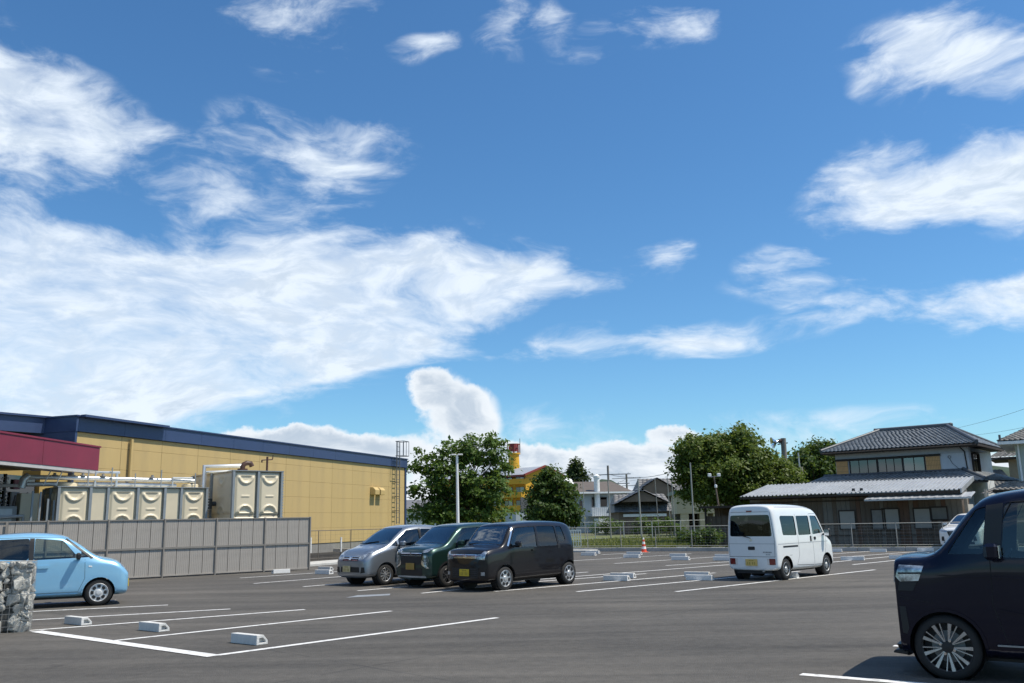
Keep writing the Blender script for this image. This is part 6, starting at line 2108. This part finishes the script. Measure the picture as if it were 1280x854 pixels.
# apparatus: net posts in the field
for k, (px_, top, lean, D, rr) in enumerate(((731, 600, .02, 78, .045), (763, 600, .03, 74, .085), (801, 599, .03, 79, .11), (823, 598, .05, 79, .05), (838, 595, .03, 80, .05), (843, 597, .02, 77, .075), (867, 579, .0, 58, .075))):
    q = at(px_, D)
    h = P(px_, top, D).z
    rr *= .72
    ph = MB().tube([(0, 0, -.05), (-lean * h * .5, 0, h)], rr, 8, rs=[rr, rr * .8])
    nm = ('slim net post before the brown roof of the grey-white house', 'stout net post just right of the white chimney pipe', 'thickest net post, before the gable of the low tiled house',
          'slim leaning net post right of the low tiled gable', 'slim net post of the close pair beside the beige building', 'thicker net post of the close pair beside the beige building', 'pale grey pole rising before the camphor-like tree')[k]
    t_ = thing('net_post' if k < 6 else 'steel_pole', nm, 'post', q, 90, 'net posts in the grass field' if k < 6 else None)
    ph.build('shaft', M_['galvd'] if k % 2 else mat('pale_net_post', (.30, .31, .30), .6, .1), t_, smooth=.8)
    MB().lathe([(0, .05), (rr * 1.1, .03), (rr * 1.1, 0)], 8, 'z').build('cap', M_['galvd'], t_, loc=(-lean * h * .5, 0, h - .02))
# net strung between posts: only the head cables show
cb = MB()
pts_ = [P(px_, t__, 78) for px_, t__ in ((731, 601), (763, 601), (801, 599.5), (823, 598.5), (843, 598))]
for i in range(4):
    a_, b_ = pts_[i], pts_[i + 1]
    cb.tube([a_, (a_ + b_) / 2 - Vector((0, 0, .12)), b_], .012, 4)
tag(cb.build('net_cable', M_['galvd']), 'thin head cable strung between the net posts over the field', 'cable')

# ------------------------------------------------------------------ lamp post, floodlight, sirens, utility poles
D = 50
q = at(572.5, D); h = P(572, 568.5, D).z
lp = thing('lamp_post', 'white lamp post with flat double head in front of the airy tree', 'lamp post', q, 90)
MB().tube([(0, 0, 0), (-.03, 0, h)], .075, 10, rs=[.10, .065]).build('pole', M_['white'], lp, smooth=.8)
MB().lathe([(.16, 0), (.16, .5), (.08, .6)], 10, 'z').build('base', M_['white'], lp)
for s_ in (-1, 1):
    MB().box(-.03 + s_ * .05, -.03 + s_ * .32, -.11, .11, h - .03, h + .04).build('lamp_head', M_['white'], lp, bevel=.02)
D = 52
q = at(904, D); h = P(893, 596, D).z
fl = thing('floodlight_pole', 'leaning thin pole with two small floodlights behind the white van', 'lamp post', q, 90)
tipx = P(892.5, 596, D).x - q.x
MB().tube([(0, 0, 0), (tipx, 0, h)], .05, 8, rs=[.06, .045]).build('pole', mat('rusty_pole', (.16, .12, .09), .7, .25, 3), fl, smooth=.8)
MB().bar((tipx - .3, 0, h - .02), (tipx + .3, 0, h + .03), .04).build('crossarm', M_['galvd'], fl)
for s_ in (-1, 1):
    MB().box(tipx + s_ * .27 - .09, tipx + s_ * .27 + .09, -.14, .04, h, h + .19).build('floodlight', M_['white'], fl, bevel=.02)
MB().lathe([(0, .2), (.08, .15), (.08, 0)], 8, 'z').build('junction_box', M_['white'], fl, loc=(tipx * .85, -.05, h * .84))
D = 66
q = at(985, D); h = P(978, 548, D).z
sp = thing('siren_pole', 'concrete pole with silver horn loudspeaker above the trees', 'pole', q, 90)
tipx = P(979, 548, D).x - q.x
MB().tube([(0, 0, 0), (tipx, 0, h)], .2, 10, rs=[.25, .19]).build('pole', mat('pole_concrete', (.20, .185, .165), .9, .2, 2), sp, smooth=.8)
hm = Matrix.Translation((tipx - .25, 0, h - .2)) @ Matrix.Rotation(R(-12), 4, 'Y')
MB().lathe([(.06, 0), (.10, -.25), (.2, -.45), (.42, -.62), (.44, -.60), (.22, -.40)], 16, 'x', hm).build('horn', M_['chrome'], sp, smooth=.8)
MB().lathe([(0, .25), (.16, .25), (.16, -.1), (.08, -.15)], 12, 'x', hm).build('driver', brown, sp)
MB().bar((tipx - .45, 0, h - .45), (tipx + .3, 0, h - .35), .08).build('bracket', brown, sp)
D = 70
q = at(1006, D); h = P(1004, 584, D).z
up1 = thing('utility_pole', 'stout concrete utility pole with a thin steel top behind the metal roof', 'utility pole', q, 90)
MB().tube([(0, 0, 0), (-.1, 0, h)], .3, 10, rs=[.36, .28]).build('pole', MATS['pole_concrete'], up1, smooth=.8)
MB().tube([(-.05, 0, h - .2), (-.08, 0, P(1004, 566, D).z)], .06, 8).build('steel_top', M_['galv'], up1)


def utility(px_, top, D, label, arms=((.3, 1.4), (.9, 1.8)), r_=.15, wires=()):
    q_ = at(px_, D); h_ = P(px_, top, D).z
    t_ = thing('utility_pole', label, 'utility pole', q_, 90)
    MB().tube([(0, 0, 0), (0, 0, h_)], r_, 8, rs=[r_ * 1.2, r_]).build('pole', MATS['pole_concrete'], t_, smooth=.8)
    for dz, ww in arms:
        MB().bar((-ww, 0, h_ - dz), (ww, .3, h_ - dz + .1), .12).build('crossarm', M_['galvd'], t_)
        for k in (-.9, -.5, .5, .9):
            MB().lathe([(0, .25), (.06, .2), (.08, 0)], 6, 'z').build('insulator', M_['white'], t_, loc=(ww * k, .15, h_ - dz + .08 + k * .05))
    return t_, q_, h_


ua, qa_, ha = utility(762.5, 582, 125, 'tall utility pole with crossarms between the grey-white house and tiled houses', ((1.3, 3.2), (2.6, 3.0), (3.2, 2.0)), .15)
ub, qb_, hb = utility(785.5, 593, 170, 'distant utility pole with crossarm over the low tiled house', ((.8, 2.8), (2.2, 3.0)), .18)


def wire(name, pts, label, r_=.015, sag=.5):
    m_ = MB()
    for a_, b_ in zip(pts[:-1], pts[1:]):
        a_, b_ = Vector(a_), Vector(b_)
        m_.tube([a_.lerp(b_, k / 8) - Vector((0, 0, sag * 4 * (k / 8) * (1 - k / 8))) for k in range(9)], r_, 4)
    return tag(m_.build(name, M_['black']), label, 'cable')


wire('power_cable', [P(640, 595, 150), Vector((qa_.x, qa_.y, ha - 1.2)), P(840, 590, 110), P(872, 587, 100)], 'power cable running past the tall utility pole towards the big tree', .035, .6)
wire('power_cable', [P(700, 596, 135), Vector((qa_.x - 1.5, qa_.y, ha - 2.4)), Vector((qb_.x, qb_.y, hb - .8))], 'power cable between the two utility poles beyond the field', .03, .5)
wire('power_cable', [P(1192, 536, 80), P(1330, 493, 60)], 'upper cable crossing the sky above the pale green house', .012, .2)
wire('power_cable', [P(1205, 545, 80), P(1330, 522, 60)], 'lower cable crossing the sky above the pale green house', .012, .2)
wire('power_cable', [P(1232, 575, 62), P(1262, 566, 52)], 'short cable between the white house and the pale green house', .015, .1)

# ------------------------------------------------------------------ wheel stops
stopm = mat('wheel_stop_concrete', (.60, .60, .585), .8, .10, 4, .35, 60, dirt=((.30, .30, .29), .5, 3))
stopw = mat('wheel_stop_white', (.72, .715, .70), .75, .08, 4, .3, 60, dirt=((.35, .35, .34), .4, 3))


def stop_mesh(m_, L=.62):
    s_ = MB()
    pr = [(0, 0), (.17, 0), (.165, .045), (.10, .115), (.0, .118)]
    pr = [(p[0] - .08, p[1]) for p in pr]
    n = len(pr)
    ins = [(p[0] * .55 + .004, .05 + (p[1] - .055) * .5) for p in pr]
    xs_ = (-L / 2, L / 2)
    for sgn in (-1, 1):
        x = sgn * L / 2
        b = len(s_.v)
        for p in pr: s_.v.append((x, p[0], p[1]))
        for p in ins: s_.v.append((x, p[0], p[1]))
        for p in ins: s_.v.append((x - sgn * .06, p[0], p[1]))
        for k in range(n):
            j = (k + 1) % n
            s_.f.append((b + k, b + j, b + n + j, b + n + k))
            s_.f.append((b + n + k, b + n + j, b + 2 * n + j, b + 2 * n + k))
        s_.f.append(tuple(b + 2 * n + k for k in range(n)))
    for k in range(n):
        j = (k + 1) % n
        s_.f.append((k, j, 3 * n + j, 3 * n + k))
    return s_.mesh('wheel_stop', m_, bevel=.004)


SM, SMW = stop_mesh(stopm), stop_mesh(stopw)


def stop(px0, py0, px1, py1, label, group=None, mesh=None, wd=None, flip=False):
    """from the ground pixels of the two ends of its near lower edge"""
    a_, b_ = xy(G(px0, py0)), xy(G(px1, py1))
    d_ = b_ - a_
    ang = math.atan2(d_.y, d_.x)
    o_ = link('wheel_stop', mesh or SM, None, (a_ + b_) / 2 + Vector((-d_.y, d_.x, 0)).normalized() * .08, ang + (math.pi if flip else 0))
    o_.scale = (d_.length / .62, 1, 1) if wd is None else (wd / .62, 1, 1)
    o_.location.z = .002
    tag(o_, label, 'wheel stop', group)
    return o_


# three blocks in the near-left bays
def stop_at(px, py, azim, label, group=None, L=.62, mesh=None, s=1.0):
    q_ = xy(G(px, py))
    o_ = link('wheel_stop', mesh or SM, None, (q_.x, q_.y, .002), R(90 - azim))
    o_.scale = (L / .62, s, s)
    return tag(o_, label, 'wheel stop', group)


stop_at(311, 804.5, 127, 'grey concrete wheel stop in the bay beside the corner of the thick white line', None, .60, s=1.15)
stop_at(192, 788.5, 127, 'grey concrete wheel stop in the second bay from the corner of the thick white line', None, .60, s=1.15)
stop_at(97, 780.5, 127, 'grey concrete wheel stop in the bay nearest the gabion basket', None, .60, s=1.15)
for (xa, ya, xb, yb), wh in (((771, 726.0, 779, 722.6), 'by the rear wheel of the black car'), ((875, 725.4, 872, 721.2), 'near the white van tail lamp'),
                             ((736, 694.6, 741, 692.2), 'near the end of the pale apron slab'), ((790, 697.3, 793, 693.6), 'in front of the traffic cone'),
                             ((851, 700.3, 848, 696.2), 'between the traffic cone and the white van'), ((904, 700.8, 905, 697.2), 'close beside the white van')):
    for x_, y_ in ((xa, ya), (xb, yb)):
        stop_at(x_, y_, 122, 'pale wheel stop block of the pair ' + wh, 'pair of wheel stops ' + wh, .72, SMW, 1.2)
for px_, py_, wh in ((769, 689.2, 'between the apron slab and the traffic cone'), (814, 687.6, 'right beside the traffic cone'), (854, 686.9, 'below the beige building'), (898, 687.3, 'below the open timber shed'),
                     (1043, 690.0, 'beyond the bonnet of the white van'), (1098, 690.2, 'below the paired boarded windows of the shed'), (1157, 689.0, 'near the white crossover')):
    stop_at(px_, py_, 118, 'pale wheel stop block at the back kerb ' + wh, None, .66, SMW, 1.15)
for px_, py_ in ((1125, 698.6), (1146, 698.9)):
    stop_at(px_, py_, 118, 'pale wheel stop block of the pair between the white van and the white crossover', 'pair of wheel stops before the white crossover', .72, SMW, 1.2)
stop_at(1066, 700.5, 118, 'pale wheel stop block just right of the white van bonnet', None, .8, SMW, 1.2)
stop_at(405, 717.8, 122, 'white wheel stop block on the line left of the silver car', None, .66, SMW, 1.25)
stop_at(407, 713.2, 122, 'grey wheel stop block beyond the silver car bay, by the apron slab', None, .6, SM, 1.15)
stop_at(351, 716.6, 52, 'pale wheel stop block lying against the foot of the screen fence', None, .62, SMW, 1.15)
stop_at(983, 722.6, 122, 'grey wheel stop block at the rear wheel of the white van', None, .62, SM, 1.3)

# ------------------------------------------------------------------ traffic cone
q = xy(G(805, 690.5))
cone = thing('traffic_cone', 'orange-red traffic cone with white bands beside the back kerb', 'traffic cone', q, 90)
orange = mat('cone_orange', (.62, .075, .03), .5, .08)
Hc = .70
MB().box(-.19, .19, -.19, .19, 0, .035).build('base', orange, cone, bevel=.01)
def cr_at(z): return .14 - (.14 - .03) * (z / Hc)
for z0_, z1_, mm in ((.035, .16, orange), (.16, .28, M_['white']), (.28, .40, orange), (.40, .51, M_['white']), (.51, .62, orange), (.62, .70, M_['white'])):
    e = .002 if mm is orange else .004
    MB().lathe([(cr_at(z0_) + e, z0_), (cr_at(z1_) + e, z1_)] + ([(0, z1_)] if z1_ == .70 else []), 18, 'z').build('cone_band', mm, cone, smooth=.8)

# ------------------------------------------------------------------ gabion basket at the left edge
gb0 = xy(G(35, 790.0))
gab = thing('gabion_basket', 'wire gabion basket filled with pale grey rocks at the edge of the bays', 'gabion', gb0, 66)
GL, GD_, GH = 2.2, .55, 1.14
stone = mat('gabion_stone', (.50, .495, .455), .9, .18, 5, .8, 18, dirt=((.22, .22, .21), .55, 6))
MB().box(-GL + .1, -.08, .10, GD_ - .08, .02, GH - .08).build('rubble_core', mat('rubble_dark', (.08, .08, .075), .95, .4, 8, .5, 20), gab)
smesh = []
for k in range(14):
    bm = bmesh.new()
    rr = np.random.default_rng(k)
    pts_s = rr.normal(size=(15, 3)); pts_s /= np.linalg.norm(pts_s, axis=1)[:, None]
    pts_s *= (.85 + .3 * rr.random(15))[:, None]
    for q in pts_s: bm.verts.new(q)
    bmesh.ops.convex_hull(bm, input=bm.verts)
    bmesh.ops.delete(bm, geom=[v for v in bm.verts if not v.link_faces], context='VERTS')
    bmesh.ops.dissolve_limit(bm, angle_limit=.35, verts=bm.verts, edges=bm.edges)
    bmesh.ops.bevel(bm, geom=bm.edges[:], offset=.10, segments=2, profile=.6, affect='EDGES', clamp_overlap=True)
    me = bpy.data.meshes.new('stone')
    for f in bm.faces: f.smooth = f.calc_area() < .05
    bm.to_mesh(me); bm.free()
    me.materials.append(stone)
    smesh.append(me)
rs_ = np.random.default_rng(4)


def stones(face):
    placed = []
    L_ = GL if face == 'front' else GD_
    tries = 0
    while tries < 2600 and len(placed) < 150:
        tries += 1
        rad = (.15, .13, .10, .075, .05)[min(4, tries // 420)] * (0.85 + .3 * rs_.random())
        u, z_ = rs_.uniform(rad * .9, L_ - rad * .9), rs_.uniform(rad * .75, GH - rad * .7)
        if all(((u - a_) / 1.15) ** 2 + ((z_ - b_) / .95) ** 2 > ((rad + c_) * .68) ** 2 for a_, b_, c_ in placed):
            placed.append((u, z_, rad))
            o_ = link('stone', smesh[rs_.integers(14)], gab)
            o_.rotation_euler = (rs_.uniform(-.4, .4), rs_.uniform(-.5, .5), rs_.uniform(-.5, .5) + rs_.integers(4) * 1.57)
            o_.scale = (rad * rs_.uniform(1.25, 1.6), rad * rs_.uniform(.9, 1.1), rad * rs_.uniform(1.05, 1.3))
            dep = rad * .95 + .015
            if face == 'front': o_.location = (-u, dep, z_)
            elif face == 'end':
                o_.location = (-dep, u, z_)


stones('front'); stones('end')
for k in range(40):
    o_ = link('stone', smesh[k % 14], gab)
    rad = rs_.uniform(.08, .14)
    o_.location = (-rs_.uniform(.1, GL - .1), rs_.uniform(.1, GD_ - .1), GH - rad * .85)
    o_.scale = (rad * 1.2, rad, rad * .8); o_.rotation_euler = (0, 0, rs_.uniform(0, 6))
wm = MB()
x = 0.0
while x <= GL + .001:
    wm.tube([(-x, -.012, 0), (-x, -.012, GH), (-x, GD_ + .012, GH)], .0035, 4); x += .10
z = 0.0
while z <= GH + .001:
    wm.tube([(-GL, -.015, z), (.012, -.015, z), (.012, GD_, z)], .0035, 4); z += .10
y = 0.0
while y <= GD_:
    wm.tube([(.014, y, 0), (.014, y, GH), (-GL, y, GH + .01)], .0035, 4); y += .10
wm.build('wire_cage', M_['galvd'], gab)
hel = MB()
hel.tube([(.012 + .018 * math.cos(k * .9), -.012 + .018 * math.sin(k * .9), k * GH / 150) for k in range(151)], .003, 4)
hel.build('corner_spiral', M_['galvd'], gab)
